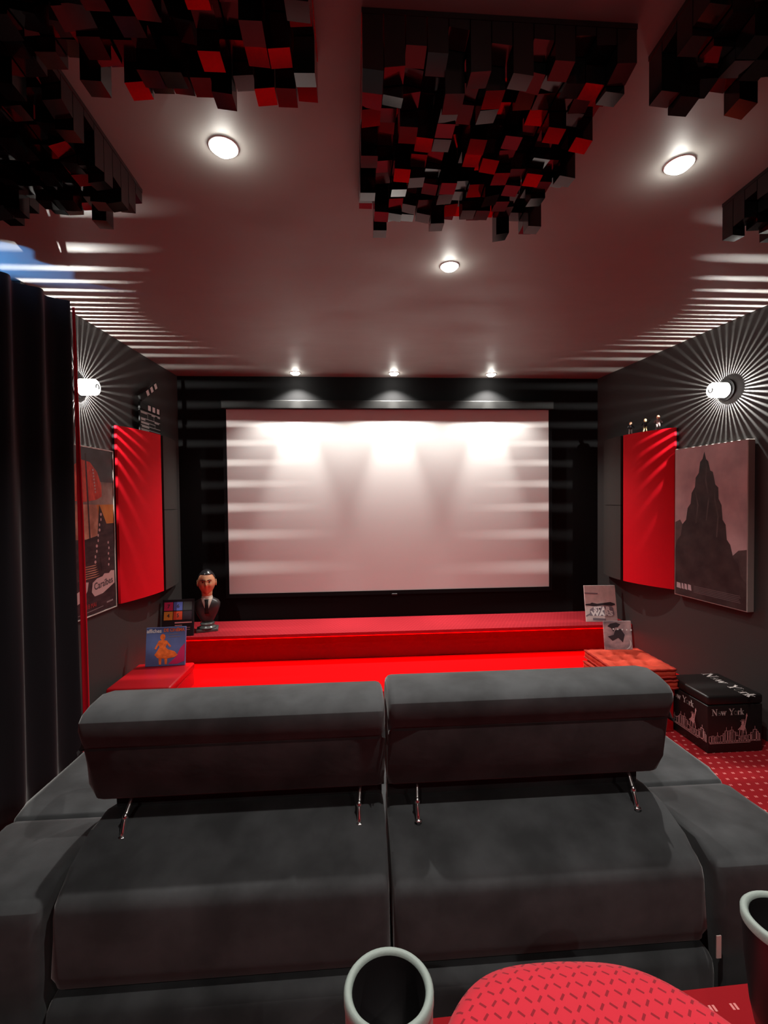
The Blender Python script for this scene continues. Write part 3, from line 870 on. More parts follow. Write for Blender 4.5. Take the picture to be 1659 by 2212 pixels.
def skyline(bm, W, H, rng, z=0.0):
    lw = 0.0032
    x = 0.0
    line(bm, (0, 0), (W, 0.004), lw * 1.3, 0, z); line(bm, (0.004, -0.006), (W * 0.8, -0.005), lw, 0, z); line(bm, (W * .3, 0.008), (W * .95, 0.007), lw * .8, 0, z)
    while x < W - 0.012:
        wd = rng.uniform(0.010, 0.022)
        env = 0.35 + 0.5 * math.exp(-((x / W - 0.36) / 0.12) ** 2) + 0.38 * math.exp(-((x / W - 0.86) / 0.10) ** 2)
        h = H * env * rng.uniform(0.65, 1.0)
        if x + wd > W: wd = W - x
        line(bm, (x, 0), (x, h), lw, 0, z); line(bm, (x, h), (x + wd, h), lw, 0, z); line(bm, (x + wd, h), (x + wd, 0), lw, 0, z)
        for k in range(1, 4):
            if rng.random() < 0.6: line(bm, (x + wd * k / 4, h * 0.1), (x + wd * k / 4, h * 0.9), lw * 0.45, 0, z)
        if rng.random() < 0.35: line(bm, (x + wd / 2, h), (x + wd / 2, h + H * 0.18), lw * 0.8, 0, z)
        x += wd * rng.uniform(0.75, 1.05)
    # statue with raised torch
    c = W * 0.655
    for sx in (-1, 1):
        pts = [(c + sx * 0.012, 0.0), (c + sx * 0.022, H * 0.2), (c + sx * 0.017, H * 0.62), (c + sx * 0.008, H * 0.86)]
        for a, b in zip(pts, pts[1:]): line(bm, a, b, lw * 1.2, 0, z)
    for k in (-0.4, 0.1, 0.5): line(bm, (c + k * 0.018, H * 0.1), (c + k * 0.008, H * 0.8), lw * 0.7, 0, z)
    poly(bm, [(c - 0.016, H * 0.62), (c + 0.010, H * 0.55), (c + 0.016, H * 0.84), (c - 0.010, H * 0.86)], 0, z + 0.0001)
    disc(bm, (c, H * 0.95), 0.0085, 0.011, 0, z)
    for k in range(5):
        a = R(35 + 27 * k); line(bm, (c + 0.009 * math.cos(a), H * 0.97 + 0.010 * math.sin(a)), (c + 0.019 * math.cos(a), H * 0.97 + 0.020 * math.sin(a)), lw * 0.8, 0, z)
    line(bm, (c + 0.012, H * 0.84), (c + 0.022, H * 1.30), 0.006, 0, z)
    poly(bm, [(c + 0.016, H * 1.30), (c + 0.029, H * 1.30), (c + 0.026, H * 1.38), (c + 0.023, H * 1.46), (c + 0.019, H * 1.38)], 0, z)
    line(bm, (c - 0.012, H * 0.75), (c - 0.026, H * 0.62), 0.006, 0, z)

def ottoman():
    x0, x1, y0, y1, z1 = 1.937, 2.265, 2.362, 2.682, 0.322
    cx, cy = (x0 + x1) / 2, (y0 + y1) / 2; hx, hy = (x1 - x0) / 2, (y1 - y0) / 2
    t = empty('cube_ottoman', (cx, cy, 0)); tag(t, 'black cube ottoman with city skyline print standing on the red carpet at right', 'ottoman')
    bm = rbox((-hx + 0.002, -hy + 0.002, 0.0), (hx - 0.002, hy - 0.002, z1 - 0.055), 0.006); obj('body', bm, M['leather_black'], t, True)
    bm = rbox((-hx, -hy, z1 - 0.054), (hx, hy, z1), 0.014, 4); obj('lid', bm, M['leather_black'], t, True)
    W = 0.31
    for nm, o, r in (('front', (-hx + 0.012, -hy + 0.0014, 0.060), (1, 0, 0)), ('left', (-hx + 0.0014, hy - 0.012, 0.060), (0, -1, 0))):
        bm = bmesh.new(); skyline(bm, W * 0.97, 0.108, random.Random(5)); flat('skyline_print', bm, M['print_pink'], frame_mat(o, r, (0, 0, 1)), t)
        bm = bmesh.new(); serif(bm, 'New York', 0.034)
        off = Vector(r) * 0.016 + Vector((0, 0, 0.152)); flat('lettering', bm, M['print_pale'], frame_mat(Vector(o) + off, r, (0, 0, 1)), t)
    bm = bmesh.new(); serif(bm, 'New York', 0.062)
    flat('lettering', bm, M['print_pale'], frame_mat((0.050, hy - 0.010, z1 + 0.0006), (0, -1, 0), (1, 0, 0)), t)
ottoman()

# ------------------------------------------------------------------ wall pictures
def noise_mat(name, c0, c1, scale, stretch=(1, 1, 1), lo=0.35, hi=0.65, extra=None):
    m = mat(name, c0, 0.55, spec=0.3)
    nt = m.node_tree; bs = nt.nodes['Principled BSDF']
    tc = nt.nodes.new('ShaderNodeTexCoord'); mp = nt.nodes.new('ShaderNodeMapping'); mp.inputs['Scale'].default_value = stretch
    n = nt.nodes.new('ShaderNodeTexNoise'); n.inputs['Scale'].default_value = scale; n.inputs['Detail'].default_value = 6
    nt.links.new(tc.outputs['Object'], mp.inputs[0]); nt.links.new(mp.outputs[0], n.inputs['Vector'])
    cr = nt.nodes.new('ShaderNodeValToRGB')
    cr.color_ramp.elements[0].position = lo; cr.color_ramp.elements[0].color = (*c0[:3], 1)
    cr.color_ramp.elements[1].position = hi; cr.color_ramp.elements[1].color = (*c1[:3], 1)
    if extra:
        for pos, c in extra:
            e = cr.color_ramp.elements.new(pos); e.color = (*c[:3], 1)
    nt.links.new(n.outputs['Fac'], cr.inputs[0]); nt.links.new(cr.outputs[0], bs.inputs['Base Color'])
    return m
def right_canvas():
    ya, yb = 3.085, 2.535                                   # far edge, near edge
    z0, z1 = 0.735, 1.765
    th = 0.048
    pa = Vector((xr(ya) - th, ya, z0)); pb = Vector((xr(yb) - th, yb, z0))
    r = (pb - pa).normalized(); W = (pb - pa).length; H = z1 - z0
    t = empty('canvas_picture', (pa + pb) / 2); tag(t, 'grey misty mountain picture on thick canvas on the right wall', 'picture')
    n = r.cross(Vector((0, 0, 1)))
    B = Matrix(((r.x, 0, n.x, 0), (r.y, 0, n.y, 0), (0, 1, 0, 0), (0, 0, 0, 1)))
    bm = rbox((-W / 2, 0, -th + 0.002), (W / 2, H, 0.0), 0.002, 1); o = obj('canvas', bm, M['canvas_edge'], t); o.matrix_local = B
    mist = noise_mat('misty_sky_print', (0.34, 0.26, 0.27), (0.62, 0.48, 0.49), 3.4, (1, 0.8, 1))
    rock = noise_mat('dark_rock_print', (0.018, 0.013, 0.014), (0.045, 0.034, 0.034), 9)
    slope = noise_mat('dim_slope_print', (0.035, 0.026, 0.028), (0.10, 0.078, 0.075), 6)
    bm = bmesh.new()
    e = 0.006
    X = lambda u: -W / 2 + e + (W - 2 * e) * u
    Z = lambda v: e + (H - 2 * e) * v
    poly(bm, [(X(0), Z(0)), (X(1), Z(0)), (X(1), Z(1)), (X(0), Z(1))], 0, 0.0006)
    poly(bm, [(X(a), Z(b)) for a, b in ((0, 0), (1, 0), (1, .36), (.9, .35), (.8, .30), (.70, .33), (.55, .30), (.35, .36), (.18, .44), (.08, .52), (0, .50))], 2, 0.0009)
    poly(bm, [(X(a), Z(b)) for a, b in ((0, 0), (1, 0), (1, .16), (.93, .20), (.90, .27), (.84, .30), (.80, .38), (.755, .41), (.74, .50), (.70, .53), (.685, .62), (.645, .66), (.64, .73), (.60, .75), (.565, .83), (.53, .84), (.50, .90), (.47, .915), (.445, .965), (.42, .92), (.385, .90), (.365, .83), (.32, .80), (.31, .74), (.26, .70), (.245, .63), (.20, .60), (.175, .52), (.12, .49), (.09, .41), (.04, .38), (0, .31))], 1, 0.0012)
    for pts in (((.445, .955), (.47, .86), (.455, .78), (.50, .66), (.47, .52), (.485, .52), (.52, .66), (.475, .79), (.485, .86)), ((.60, .74), (.585, .66), (.63, .55), (.615, .42), (.63, .42), (.65, .55), (.60, .67)), ((.31, .73), (.345, .62), (.32, .50), (.335, .50), (.365, .62))): poly(bm, [(X(a), Z(b)) for a, b in pts], 2, 0.0014)
    flat('print', bm, [mist, rock, slope], B, t)
    bm = bmesh.new()
    for k, (a, b) in enumerate(((.03, .10), (.11, .145), (.155, .20), (.21, .265))):
        poly(bm, [(X(a), Z(.048)), (X(b), Z(.045)), (X(b - .01), Z(.082)), (X(a), Z(.085))], 0, 0.0016)
    flat('title_marks', bm, mat('pale_title_print', (0.40, 0.34, 0.36), 0.6), B, t)
    bm = bmesh.new()
    for k in range(5): line(bm, (X(.30), Z(.040 + .010 * k)), (X(.93 - .01 * (k % 3)), Z(.040 + .010 * k)), 0.004, 0, 0.0016)
    flat('small_print', bm, mat('dim_small_print', (0.10, 0.085, 0.09), 0.6), B, t)
right_canvas()

def left_poster():
    yb, ya = 3.062, 2.385                                    # right edge, left edge (behind the curtain)
    z0, z1 = 0.752, 1.765
    th = 0.014
    pa = Vector((xl(ya) + th, ya, z0)); pb = Vector((xl(yb) + th, yb, z0))
    r = (pb - pa).normalized(); W = (pb - pa).length; H = z1 - z0
    t = empty('framed_poster', (pa + pb) / 2); tag(t, 'thin framed stormy sunset poster with red sail on the left wall', 'poster')
    n = r.cross(Vector((0, 0, 1)))
    B = Matrix(((r.x, 0, n.x, 0), (r.y, 0, n.y, 0), (0, 1, 0, 0), (0, 0, 0, 1)))
    bm = bmesh.new()
    f = 0.006
    for a, b in (((-W/2, 0, -th + 0.002), (W/2, f, 0.003)), ((-W/2, H - f, -th + 0.002), (W/2, H, 0.003)), ((-W/2, f, -th + 0.002), (-W/2 + f, H - f, 0.003)), ((W/2 - f, f, -th + 0.002), (W/2, H - f, 0.003))): box(bm, a, b)
    o = obj('frame', bm, mat('thin_pale_frame', (0.50, 0.46, 0.42), 0.4), t); o.matrix_local = B
    sky_top = noise_mat('slate_sky_print', (0.035, 0.035, 0.035), (0.085, 0.10, 0.105), 5)
    cloud = noise_mat('cloud_print', (0.14, 0.12, 0.11), (0.42, 0.33, 0.27), 6)
    glow = noise_mat('sunset_print', (0.45, 0.16, 0.03), (0.62, 0.26, 0.05), 5)
    sea = noise_mat('dark_sea_print', (0.020, 0.010, 0.013), (0.055, 0.030, 0.034), 9, (1, 3, 1))
    red = noise_mat('red_sail_print', (0.42, 0.035, 0.020), (0.66, 0.07, 0.035), 40, (1, 0.5, 1))
    tan = noise_mat('tan_hull_print', (0.32, 0.14, 0.085), (0.60, 0.30, 0.20), 12)
    pale = mat('pale_rose_print', (0.52, 0.36, 0.35), 0.6)
    redt = mat('red_letter_print', (0.38, 0.03, 0.03), 0.6)
    bm = bmesh.new()
    X = lambda u: -W / 2 + f + (W - 2 * f) * u
    Z = lambda v: f + (H - 2 * f) * v
    bands = [(1.0, .80, 0), (.80, .66, 1), (.66, .54, 2), (.54, 0.0, 3)]
    for a, b, m_ in bands: poly(bm, [(X(0), Z(b)), (X(1), Z(b)), (X(1), Z(a)), (X(0), Z(a))], m_, -0.002)
    # a red sail filled by the wind, over a dark sailing boat
    poly(bm, [(X(a), Z(b)) for a, b in ((.36, .69), (.38, .80), (.44, .885), (.54, .925), (.66, .915), (.76, .86), (.82, .78), (.82, .71), (.74, .69), (.55, .675))], 4, -0.0012)
    line(bm, (X(.60), Z(.96)), (X(.64), Z(.38)), 0.012, 3, -0.0008)
    for k in range(8): disc(bm, (X(.70 + .004 * k), Z(.87 - .019 * k)), .007, .007, 6, -0.0006, 8)
    poly(bm, [(X(a), Z(b)) for a, b in ((.40, .665), (.74, .66), (.78, .56), (.74, .47), (.58, .455), (.42, .46), (.36, .55))], 5, -0.0012)
    poly(bm, [(X(a), Z(b)) for a, b in ((.30, .42), (.86, .42), (.80, .34), (.70, .31), (.42, .31), (.34, .35))], 3, -0.0010)
    for k in range(6): poly(bm, [(X(a), Z(b)) for a, b in ((.55 - .02 * k, .295 - .014 * k), (.72 + .01 * k, .295 - .014 * k), (.70, .289 - .014 * k), (.57, .289 - .014 * k))], 5, -0.0010)
    poly(bm, [(X(a), Z(b)) for a, b in ((.78, .66), (.90, .52), (.99, .40), (.99, .30), (.80, .24), (.74, .46))], 3, -0.0008)
    for k in range(10): disc(bm, (X(.80 - .012 * k + .01 * (k % 2)), Z(.60 - .032 * k)), .007 + .003 * (k % 3 == 0), .010, 6, -0.0006, 8)
    for k in range(5): disc(bm, (X(.90 + .01 * (k % 2)), Z(.42 - .035 * k)), .007, .009, 6, -0.0006, 8)
    # banner
    poly(bm, [(X(a), Z(b)) for a, b in ((.64, .135), (.68, .105), (.80, .11), (.985, .155), (.985, .235), (.93, .24), (.90, .225), (.83, .23), (.80, .215), (.72, .21), (.655, .19))], 6, -0.0005)
    poly(bm, [(X(a), Z(b)) for a, b in ((.40, .08), (.52, .10), (.58, .15), (.60, .20), (.55, .205), (.52, .17), (.42, .15))], 6, -0.0005)
    flat('print', bm, [sky_top, cloud, glow, sea, red, tan, pale, redt], B, t)
    def lay(txt, size, u, v, m_, squash=1.0, ang=0.0, bold=0.0, nm='lettering'):
        bm = text_bm(txt, size, 'CENTER', squash, bold)
        rm = Matrix.Rotation(ang, 4, 'Z')
        for q in bm.verts: q.co = rm @ q.co; q.co += Vector((X(u), Z(v), 0.0))
        flat(nm, bm, m_, B, t)
    lay('Caraïbes', 0.060, .815, .170, M['ink'], 0.9, 0.10, 0.001)
    lay('18 MAI', 0.040, .63, .055, redt, 0.8)
    bm = bmesh.new(); line(bm, (X(.45), Z(.020)), (X(.80), Z(.030)), 0.004, 0, -0.0004); line(bm, (X(.86), Z(.045)), (X(.95), Z(.048)), 0.010, 0, -0.0004)
    flat('small_print', bm, mat('grey_small_print', (0.22, 0.18, 0.18), 0.6), B, t)
left_poster()

# ------------------------------------------------------------------ film slate on the left panel
def slate():
    y0, y1 = 3.345, 3.64
    xw = lambda y: xl(y) + 0.045
    pa = Vector((xw(y0), y0, PL1)); pb = Vector((xw(y1), y1, PL1))
    r = (pb - pa).normalized(); W = (pb - pa).length
    t = empty('film_slate', (pa + pb) / 2); tag(t, 'black film slate with white squares standing on the left red panel', 'clapperboard')
    n = r.cross(Vector((0, 0, 1)))
    B = Matrix(((r.x, 0, n.x, 0), (r.y, 0, n.y, 0), (0, 1, 0, 0), (0, 0, 0, 1)))
    def pc(nm, bm, m):
        o = obj(nm, bm, m, t); o.matrix_local = B; return o
    pc('board', rbox((-W/2, 0.0, -0.012), (W/2, 0.165, 0.0), 0.002, 1), M['black'])
    pc('lower_stick', rbox((-W/2, 0.167, -0.014), (W/2, 0.212, 0.003), 0.002, 1), M['black'])
    bm = rbox((0, -0.022, -0.014), (W * 0.98, 0.022, 0.003), 0.002, 1)
    rm = Matrix.Translation((-W/2 + 0.012, 0.236, 0)) @ Matrix.Rotation(R(33), 4, 'Z')
    bmesh.ops.transform(bm, matrix=rm, verts=bm.verts)
    pc('clap_stick', bm, M['black'])
    bm = bmesh.new()
    for k in range(3):
        c = (-W/2 + 0.125 + 0.065 * k, 0.189); h = 0.019; poly(bm, [(c[0]-h, c[1]-h), (c[0]+h, c[1]-h), (c[0]+h, c[1]+h), (c[0]-h, c[1]+h)], 0, 0.0038)
        q = [rm @ Vector((0.115 + 0.070 * k + sx * h, sy * h, 0.0038)) for sx, sy in ((-1,-1),(1,-1),(1,1),(-1,1))]
        f = bm.faces.new([bm.verts.new(p) for p in q])
    flat('white_squares', bm, M['white'], B, t)
    bm = bmesh.new()
    L = lambda a, b, c, d, wd=0.005: line(bm, (-W/2 + a * W, b), (-W/2 + c * W, d), wd, 0, 0.0008)
    L(.03, .150, .97, .150, .007); L(.05, .144, .30, .144, .014); L(.55, .143, .70, .143, .010); L(.85, .143, .96, .143, .010)
    L(.35, .147, .35, .105, .004); L(.66, .147, .66, .105, .004)
    L(.03, .103, .97, .103); L(.05, .094, .22, .094, .012); L(.70, .095, .9, .095, .010)
    L(.03, .077, .72, .077); L(.05, .069, .40, .069, .010); L(.70, .077, .70, .052, .004)
    L(.03, .052, .97, .052); L(.08, .044, .40, .044, .012); L(.03, .026, .97, .026); L(.05, .018, .4, .018, .010)
    flat('chalk_lines', bm, M['grey_white'], B, t)
slate()

# ------------------------------------------------------------------ small people figurines on the right panel
def figurine(x, y, z, H, pose, label, cols):
    t = empty('figurine', (x, y, z)); tag(t, label, 'figurine', 'tiny figurines on the right panel')
    t.rotation_euler = (0, 0, PI / 2 + 0.5 if False else -0.6)
    k = H / 0.10
    bm = bmesh.new()
    for s in (-1, 1):
        tube(bm, [(s * 0.010 * k * (1 + pose * .4), -0.004 * k, 0.0), (s * 0.008 * k, 0, 0.022 * k), (s * 0.006 * k, 0, 0.045 * k)], 0.005 * k, 8, [0.0045 * k, 0.005 * k, 0.006 * k])
    obj('trousers', bm, cols[0], t, True)
    bm = lathe([(0.009 * k, 0.042 * k), (0.011 * k, 0.055 * k), (0.013 * k, 0.068 * k), (0.009 * k, 0.074 * k), (0.004 * k, 0.077 * k)], 14)
    for s in (-1, 1):
        e = Vector((s * 0.022 * k, -0.004 * k, 0.052 * k)) if not (pose and s > 0) else Vector((0.030 * k, -0.004 * k, 0.088 * k))
        tube(bm, [(s * 0.011 * k, 0, 0.069 * k), (s * 0.019 * k, 0, 0.063 * k if not (pose and s > 0) else 0.074 * k), e], 0.004 * k, 8)
    obj('jacket', bm, cols[1], t, True)
    bm = bmesh.new(); bmesh.ops.create_uvsphere(bm, u_segments=14, v_segments=10, radius=0.0115 * k)
    for v in bm.verts: v.co = Vector((v.co.x * 0.9, v.co.y, v.co.z * 1.15 + 0.088 * k))
    obj('head', bm, cols[2], t, True)
fs = mat('figurine_peach', (0.75, 0.40, 0.25), 0.5); fg = mat('figurine_grey_cloth', (0.30, 0.24, 0.24), 0.6); fy = mat('figurine_cream', (0.72, 0.60, 0.32), 0.6)
fd = mat('figurine_dark', (0.015, 0.014, 0.018), 0.6)
def ptop(y):                                                  # top face of the right panel at y
    c = arc3((xr(3.11) - 0.032, 3.11), (2.145, 3.52), (xr(3.88) - 0.05, 3.88), 24)
    q = min(c, key=lambda p: abs(p[1] - y)); return q[0]
ZT = 1.922
figurine(ptop(3.47) + 0.04, 3.47, ZT, 0.105, 0, 'tiny figurine with peach head and pale trousers, nearest the screen of the three', [M['white'], fd, fs])
figurine(ptop(3.34) + 0.04, 3.335, ZT, 0.105, 1, 'tiny figurine stretching one arm out, middle one of the three', [fy, fd, fy])
figurine(ptop(3.23) + 0.035, 3.235, ZT, 0.112, 0, 'tiny figurine with a large pale head and grey trousers, nearest the canvas', [fg, fg, fs])

# ------------------------------------------------------------------ bust on the stage
def bust():
    zb = 0.3855
    t = empty('bust', (-1.205, 3.765, zb), R(14)); tag(t, 'painted bust of a dark haired man in suit and tie on the stage', 'bust')
    # pedestal
    bm = bmesh.new(); box(bm, (-0.083, -0.060, 0.0), (0.083, 0.060, 0.022)); bmesh.ops.bevel(bm, geom=bm.edges[:], offset=0.003, segments=1, affect='EDGES')
    obj('plinth', bm, M['stone'], t)
    obj('pedestal', lathe([(0.070, 0.0222), (0.066, 0.034), (0.052, 0.040), (0.050, 0.050), (0.056, 0.056), (0.054, 0.064), (0.040, 0.070)], 32), M['stone'], t, True)
    # jacket: narrow below, broad shoulders, cut arms
    bm = bmesh.new(); rings = []
    for z, hx, hy in ((0.068, 0.040, 0.034), (0.10, 0.058, 0.044), (0.15, 0.084, 0.056), (0.19, 0.098, 0.060), (0.22, 0.102, 0.058), (0.245, 0.088, 0.050), (0.262, 0.058, 0.042), (0.272, 0.040, 0.036)):
        rings.append([bm.verts.new((hx * math.copysign(abs(math.cos(a)) ** 0.8, math.cos(a)), hy * math.copysign(abs(math.sin(a)) ** 0.8, math.sin(a)), z)) for a in [2 * PI * i / 36 for i in range(36)]])
    for k in range(len(rings) - 1):
        for i in range(36): bm.faces.new((rings[k][i], rings[k][(i+1) % 36], rings[k+1][(i+1) % 36], rings[k+1][i]))
    bm.faces.new(rings[0][::-1]); bm.faces.new(rings[-1])
    obj('jacket', bm, M['suit'], t, True)
    # shirt front: a V laid over the chest
    def chest(x, z):
        prof = ((0.10, 0.058, 0.044), (0.15, 0.084, 0.056), (0.19, 0.098, 0.060), (0.22, 0.102, 0.058), (0.245, 0.088, 0.050), (0.262, 0.058, 0.042), (0.285, 0.040, 0.036))
        for a, b in zip(prof, prof[1:]):
            if z <= b[0]:
                k = max(0, (z - a[0]) / (b[0] - a[0])); hx = a[1] + (b[1] - a[1]) * k; hy = a[2] + (b[2] - a[2]) * k; break
        u = min(1, abs(x) / hx); c = u ** 1.25; return -hy * max(0, 1 - c * c) ** 0.4
    bm = bmesh.new(); g = []
    for j in range(13):
        z = 0.165 + (0.272 - 0.165) * j / 12; wd = 0.004 + 0.042 * j / 12
        g.append([bm.verts.new((wd * (-1 + i / 4), chest(wd * (-1 + i / 4), z) - 0.003, z)) for i in range(9)])
    for j in range(12):
        for i in range(8): bm.faces.new((g[j][i], g[j][i+1], g[j+1][i+1], g[j+1][i]))
    o = obj('shirt', bm, M['shirt'], t, True); sd = o.modifiers.new('th', 'SOLIDIFY'); sd.thickness = 0.004
    bm = lathe([(0.045, 0.262), (0.044, 0.272), (0.040, 0.288), (0.036, 0.292)], 28, False); obj('collar', bm, M['shirt'], t, True)
    bm = bmesh.new(); g = []
    for j in range(11):
        z = 0.150 + (0.262 - 0.150) * j / 10; wd = 0.016 - 0.006 * j / 10 if j < 8 else 0.010 + 0.006 * (j - 7) / 3
        g.append([bm.verts.new((wd * (-1 + i / 2), chest(wd * (-1 + i / 2), z) - 0.0075, z)) for i in range(5)])
    for j in range(10):
        for i in range(4): bm.faces.new((g[j][i], g[j][i+1], g[j+1][i+1], g[j+1][i]))
    o = obj('tie', bm, M['black'], t, True); sd = o.modifiers.new('th', 'SOLIDIFY'); sd.thickness = 0.004
    # head with face, facing -y
    hz = 0.392
    bm = bmesh.new(); bmesh.ops.create_uvsphere(bm, u_segments=64, v_segments=48, radius=1.0)
    def shape(v):
        x, y, z = v
        f = max(0.0, -y)                                      # towards the face
        jaw = 1.0 - 0.30 * max(0, -z) ** 1.4
        X = 0.068 * x * jaw; Y = 0.080 * y * (1 - 0.10 * max(0, -z)); Z = 0.105 * z
        def bumpf(cx, cz, sx, sz): return math.exp(-((x - cx) / sx) ** 2 - ((z - cz) / sz) ** 2) * (f > 0.15)
        d = 0.0
        d += 0.022 * bumpf(0, -0.12, 0.11, 0.16) + 0.010 * bumpf(0, 0.08, 0.09, 0.16)      # nose
        d += 0.006 * bumpf(0, 0.27, 0.5, 0.09)                                             # brow
        for s in (-1, 1):
            d -= 0.012 * bumpf(s * 0.36, 0.13, 0.17, 0.10)                                 # eye sockets
            d += 0.006 * bumpf(s * 0.36, 0.12, 0.09, 0.05)
            d += 0.006 * bumpf(s * 0.50, -0.16, 0.2, 0.18)                                 # cheeks
        d += 0.007 * bumpf(0, -0.40, 0.20, 0.05) + 0.007 * bumpf(0, -0.51, 0.17, 0.05) - 0.005 * bumpf(0, -0.455, 0.2, 0.025)
        d += 0.010 * bumpf(0, -0.76, 0.25, 0.16)                                           # chin
        return Vector((X, Y - d, Z + hz))
    for v in bm.verts: v.co = shape(v.co)
    lathe([(0.040, 0.262), (0.041, 0.30), (0.046, 0.345)], 28, True, bm)
    for s in (-1, 1):                                                                      # ears
        n0 = len(bm.verts)
        r_ = bmesh.ops.create_uvsphere(bm, u_segments=14, v_segments=10, radius=1.0)
        for v in r_['verts']: v.co = Vector((s * (0.070 + 0.006 * v.co.x), 0.008 + 0.016 * v.co.y, hz - 0.004 + 0.028 * v.co.z))
    obj('head', bm, M['skin'], t, True)
    # hair: cap over skull
    bm = bmesh.new(); bmesh.ops.create_uvsphere(bm, u_segments=48, v_segments=36, radius=1.0)
    dl = []
    for v in bm.verts:
        x, y, z = v.co
        front = -y
        ln_ = 0.60 if front > 0.45 else (0.02 + 0.58 * max(0, front - 0.12) / 0.33 if front > 0.0 else -0.05 - 0.45 * min(1, y * 1.5))
        if z < ln_: dl.append(v)
        v.co = Vector((0.0715 * x * (1 - 0.0 * z), 0.0835 * y, 0.1095 * z + hz))
    bmesh.ops.delete(bm, geom=dl, context='VERTS')
    o = obj('hair', bm, M['hair'], t, True); sd = o.modifiers.new('th', 'SOLIDIFY'); sd.thickness = 0.004
    for s in (-1, 1):
        bm = bmesh.new()
        tube(bm, [(s * 0.010, -0.086, hz + 0.026), (s * 0.026, -0.083, hz + 0.032), (s * 0.042, -0.070, hz + 0.026)], 0.0032, 6, [0.003, 0.0035, 0.002]); obj('eyebrow', bm, M['hair'], t, True)
        bm = bmesh.new(); bmesh.ops.create_uvsphere(bm, u_segments=12, v_segments=8, radius=0.0062)
        for v in bm.verts: v.co += Vector((s * 0.025, -0.0695, hz + 0.012))
        obj('eye', bm, M['hair'], t, True)
bust()

# ------------------------------------------------------------------ books and tins
def book(name, w_, h_, th, loc, rz, lean, cover, label, cat, page=None):
    """cover faces local -y, lower edge on the ground, leaning back by lean"""
    t = empty(name, loc); tag(t, label, cat)
    t.rotation_euler = (-lean, 0, rz)
    bm = rbox((-w_/2, 0.0, 0.0), (w_/2, th, h_), 0.003, 2); obj('cover', bm, cover, t)
    B = Matrix(((1, 0, 0, 0), (0, 0, -1, -0.0006), (0, 1, 0, 0), (0, 0, 0, 1)))
    return t, B
def add_text(t, B, txt, size, x, z, m, squash=1.0, bold=0.0, dz=0.0006):
    bm = text_bm(txt, size, 'CENTER', squash, bold)
    for v in bm.verts: v.co += Vector((x, z, dz))
    flat('lettering', bm, m, B, t)

t, B = book('book', 0.262, 0.262, 0.020, (-1.315, 3.195, 0.3008), R(3), R(9), M['paper_blue'], 'blue square book with an orange figure on the cover, leaning on the red box', 'book')
bm = bmesh.new()
poly(bm, [(.08, .012), (.128, .03), (.128, .150), (.10, .12), (.07, .06), (.02, .012)], 1, 0.0002)
disc(bm, (-.020, .196), .017, .021, 0, .0004)
poly(bm, [(-.044, .172), (-.020, .178), (.004, .172), (.010, .150), (.000, .128), (.016, .112), (.060, .098), (.082, .072), (.060, .058), (.000, .050), (-.052, .056), (-.072, .078), (-.054, .104), (-.040, .128), (-.050, .150)], 0, .0004)
line(bm, (-.042, .166), (-.066, .120), .012, 0, .0005); line(bm, (.004, .166), (.030, .132), .012, 0, .0005)
for a in (-.034, .004): poly(bm, [(a - .010, .056), (a + .010, .056), (a + .008, .012), (a - .006, .012)], 0, .0004)
flat('cover_art', bm, [M['orange'], M['magenta']], B, t)
add_text(t, B, 'affiches', 0.036, -.078, .238, M['white'], 0.92, 0.0008)
add_text(t, B, 'DE CINÉMA', 0.029, .054, .241, M['orange'], 0.92, 0.0008)
bm = bmesh.new(); line(bm, (.02, .213), (.08, .213), .005, 0, .0004); line(bm, (.02, .196), (.095, .196), .004, 0, .0004); flat('small_print', bm, M['ink_grey'], B, t)

M['black_cover'] = mat('black_cover', (0.012, 0.010, 0.013), 0.4)
t, B = book('book', 0.235, 0.285, 0.022, (-1.385, 3.605, 0.3858), R(6), R(12), M['black_cover'], 'black book with coloured number squares, behind the blue book on the stage', 'book')
sq = [((0.50, 0.02, 0.10), '7'), ((0.10, 0.14, 0.45), '6'), ((0.05, 0.06, 0.06), '8'), ((0.60, 0.25, 0.03), '4'), ((0.55, 0.06, 0.02), '5'), ((0.03, 0.02, 0.03), '3')]
bm = bmesh.new(); ms = []
for k, (c, d) in enumerate(sq):
    ms.append(mat('cover_square', (*c, 1), 0.5)); cx = -.072 + .070 * (k % 3); cz = .232 - .072 * (k // 3); h = .0325
    poly(bm, [(cx-h, cz-h), (cx+h, cz-h), (cx+h, cz+h), (cx-h, cz+h)], k, .0002)
flat('coloured_squares', bm, ms, B, t)
for k, (c, d) in enumerate(sq):
    if k in (2, 5): continue
    add_text(t, B, d, 0.040, -.072 + .070 * (k % 3), .232 - .072 * (k // 3), M['ink'], 1.0, 0.001)
bm = bmesh.new()
for z, a, b, wd in ((.105, -.02, .10, .010), (.085, -.02, .03, .006), (.066, -.02, .09, .003), (.05, 0.0, .09, .003)): line(bm, (a, z), (b, z), wd, 0, .0004)
flat('small_print', bm, M['print_pink'], B, t)

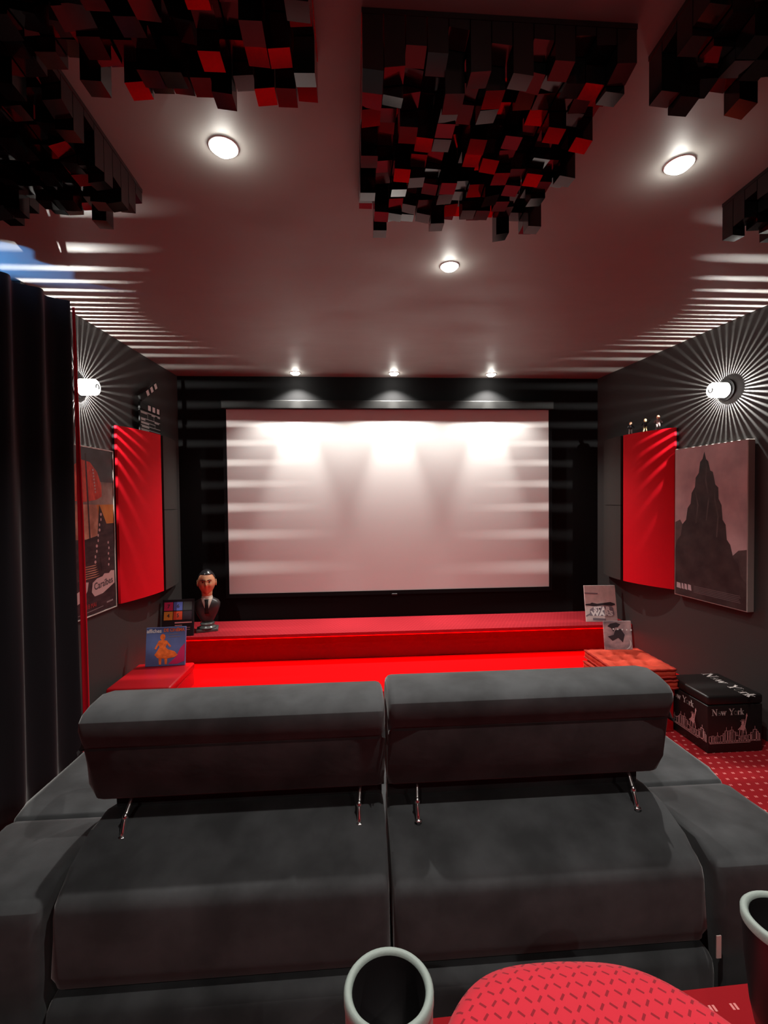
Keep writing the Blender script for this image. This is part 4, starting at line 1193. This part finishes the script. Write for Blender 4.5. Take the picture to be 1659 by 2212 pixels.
t, B = book('tin_case', 0.262, 0.305, 0.016, (2.070, 3.665, 0.3858), R(-5), R(10), M['tin'], 'pale tin film case with white block title, leaning at the right end of the stage', 'film case')
bm = bmesh.new()
poly(bm, [(-.130, .148), (-.09, .152), (-.075, .160), (-.03, .150), (.03, .158), (.08, .164), (.118, .150), (.118, .140), (.09, .132), (.02, .136), (-.06, .130), (-.130, .138)], 0, .0002)
poly(bm, [(-.10, .052), (.09, .048), (.105, .06), (.10, .115), (.085, .13), (-.05, .13), (-.095, .105)], 1, .0003)
poly(bm, [(-.131, .245), (-.02, .240), (-.02, .230), (-.131, .236)], 1, .0002)
poly(bm, [(-.131, .055), (-.09, .075), (-.09, .06), (-.131, .042)], 1, .0002)
poly(bm, [(-.075, .014), (.03, .010), (.03, .028), (-.075, .034)], 1, .0002)
flat('cover_art', bm, [M['ink'], M['ink_grey']], B, t)
add_text(t, B, 'STAR', 0.052, 0.005, .104, M['white'], 1.12, 0.003, 0.0007)
add_text(t, B, 'WARS', 0.052, 0.003, .068, M['white'], 1.25, 0.003, 0.0007)

grey_cov = noise_mat('rosy_grey_cover', (0.16, 0.13, 0.15), (0.55, 0.36, 0.36), 9, (1, 1, 1.6))
t, B = book('tin_case', 0.188, 0.192, 0.014, (1.782, 2.945, 0.3945), R(-4), R(8), grey_cov, 'small square grey and rose film case standing on the tufted cushions', 'film case')
bm = bmesh.new()
poly(bm, [(-.07, .158), (-.05, .175), (-.01, .182), (.02, .170), (.0, .150), (-.02, .148), (-.03, .12), (-.045, .145)], 0, .0002)
poly(bm, [(-.02, .13), (.02, .14), (.045, .10), (.03, .05), (.0, .08), (-.04, .06), (-.07, .09), (-.03, .10)], 0, .0002)
for k in range(5): disc(bm, (-.03 + .03 * k, .139 - .002 * k), .0055, .0055, 1, .0003, 10)
for k in range(12):
    a0, a1 = R(-80 + 10 * k * .9), R(-80 + 10 * (k + 1) * .9); line(bm, (.04 + .042 * math.cos(a0), .045 + .042 * math.sin(a0)), (.04 + .042 * math.cos(a1), .045 + .042 * math.sin(a1)), .009 * math.sin(PI * (k + .8) / 13), 1, .0003)
flat('cover_art', bm, [M['ink'], M['white']], B, t)
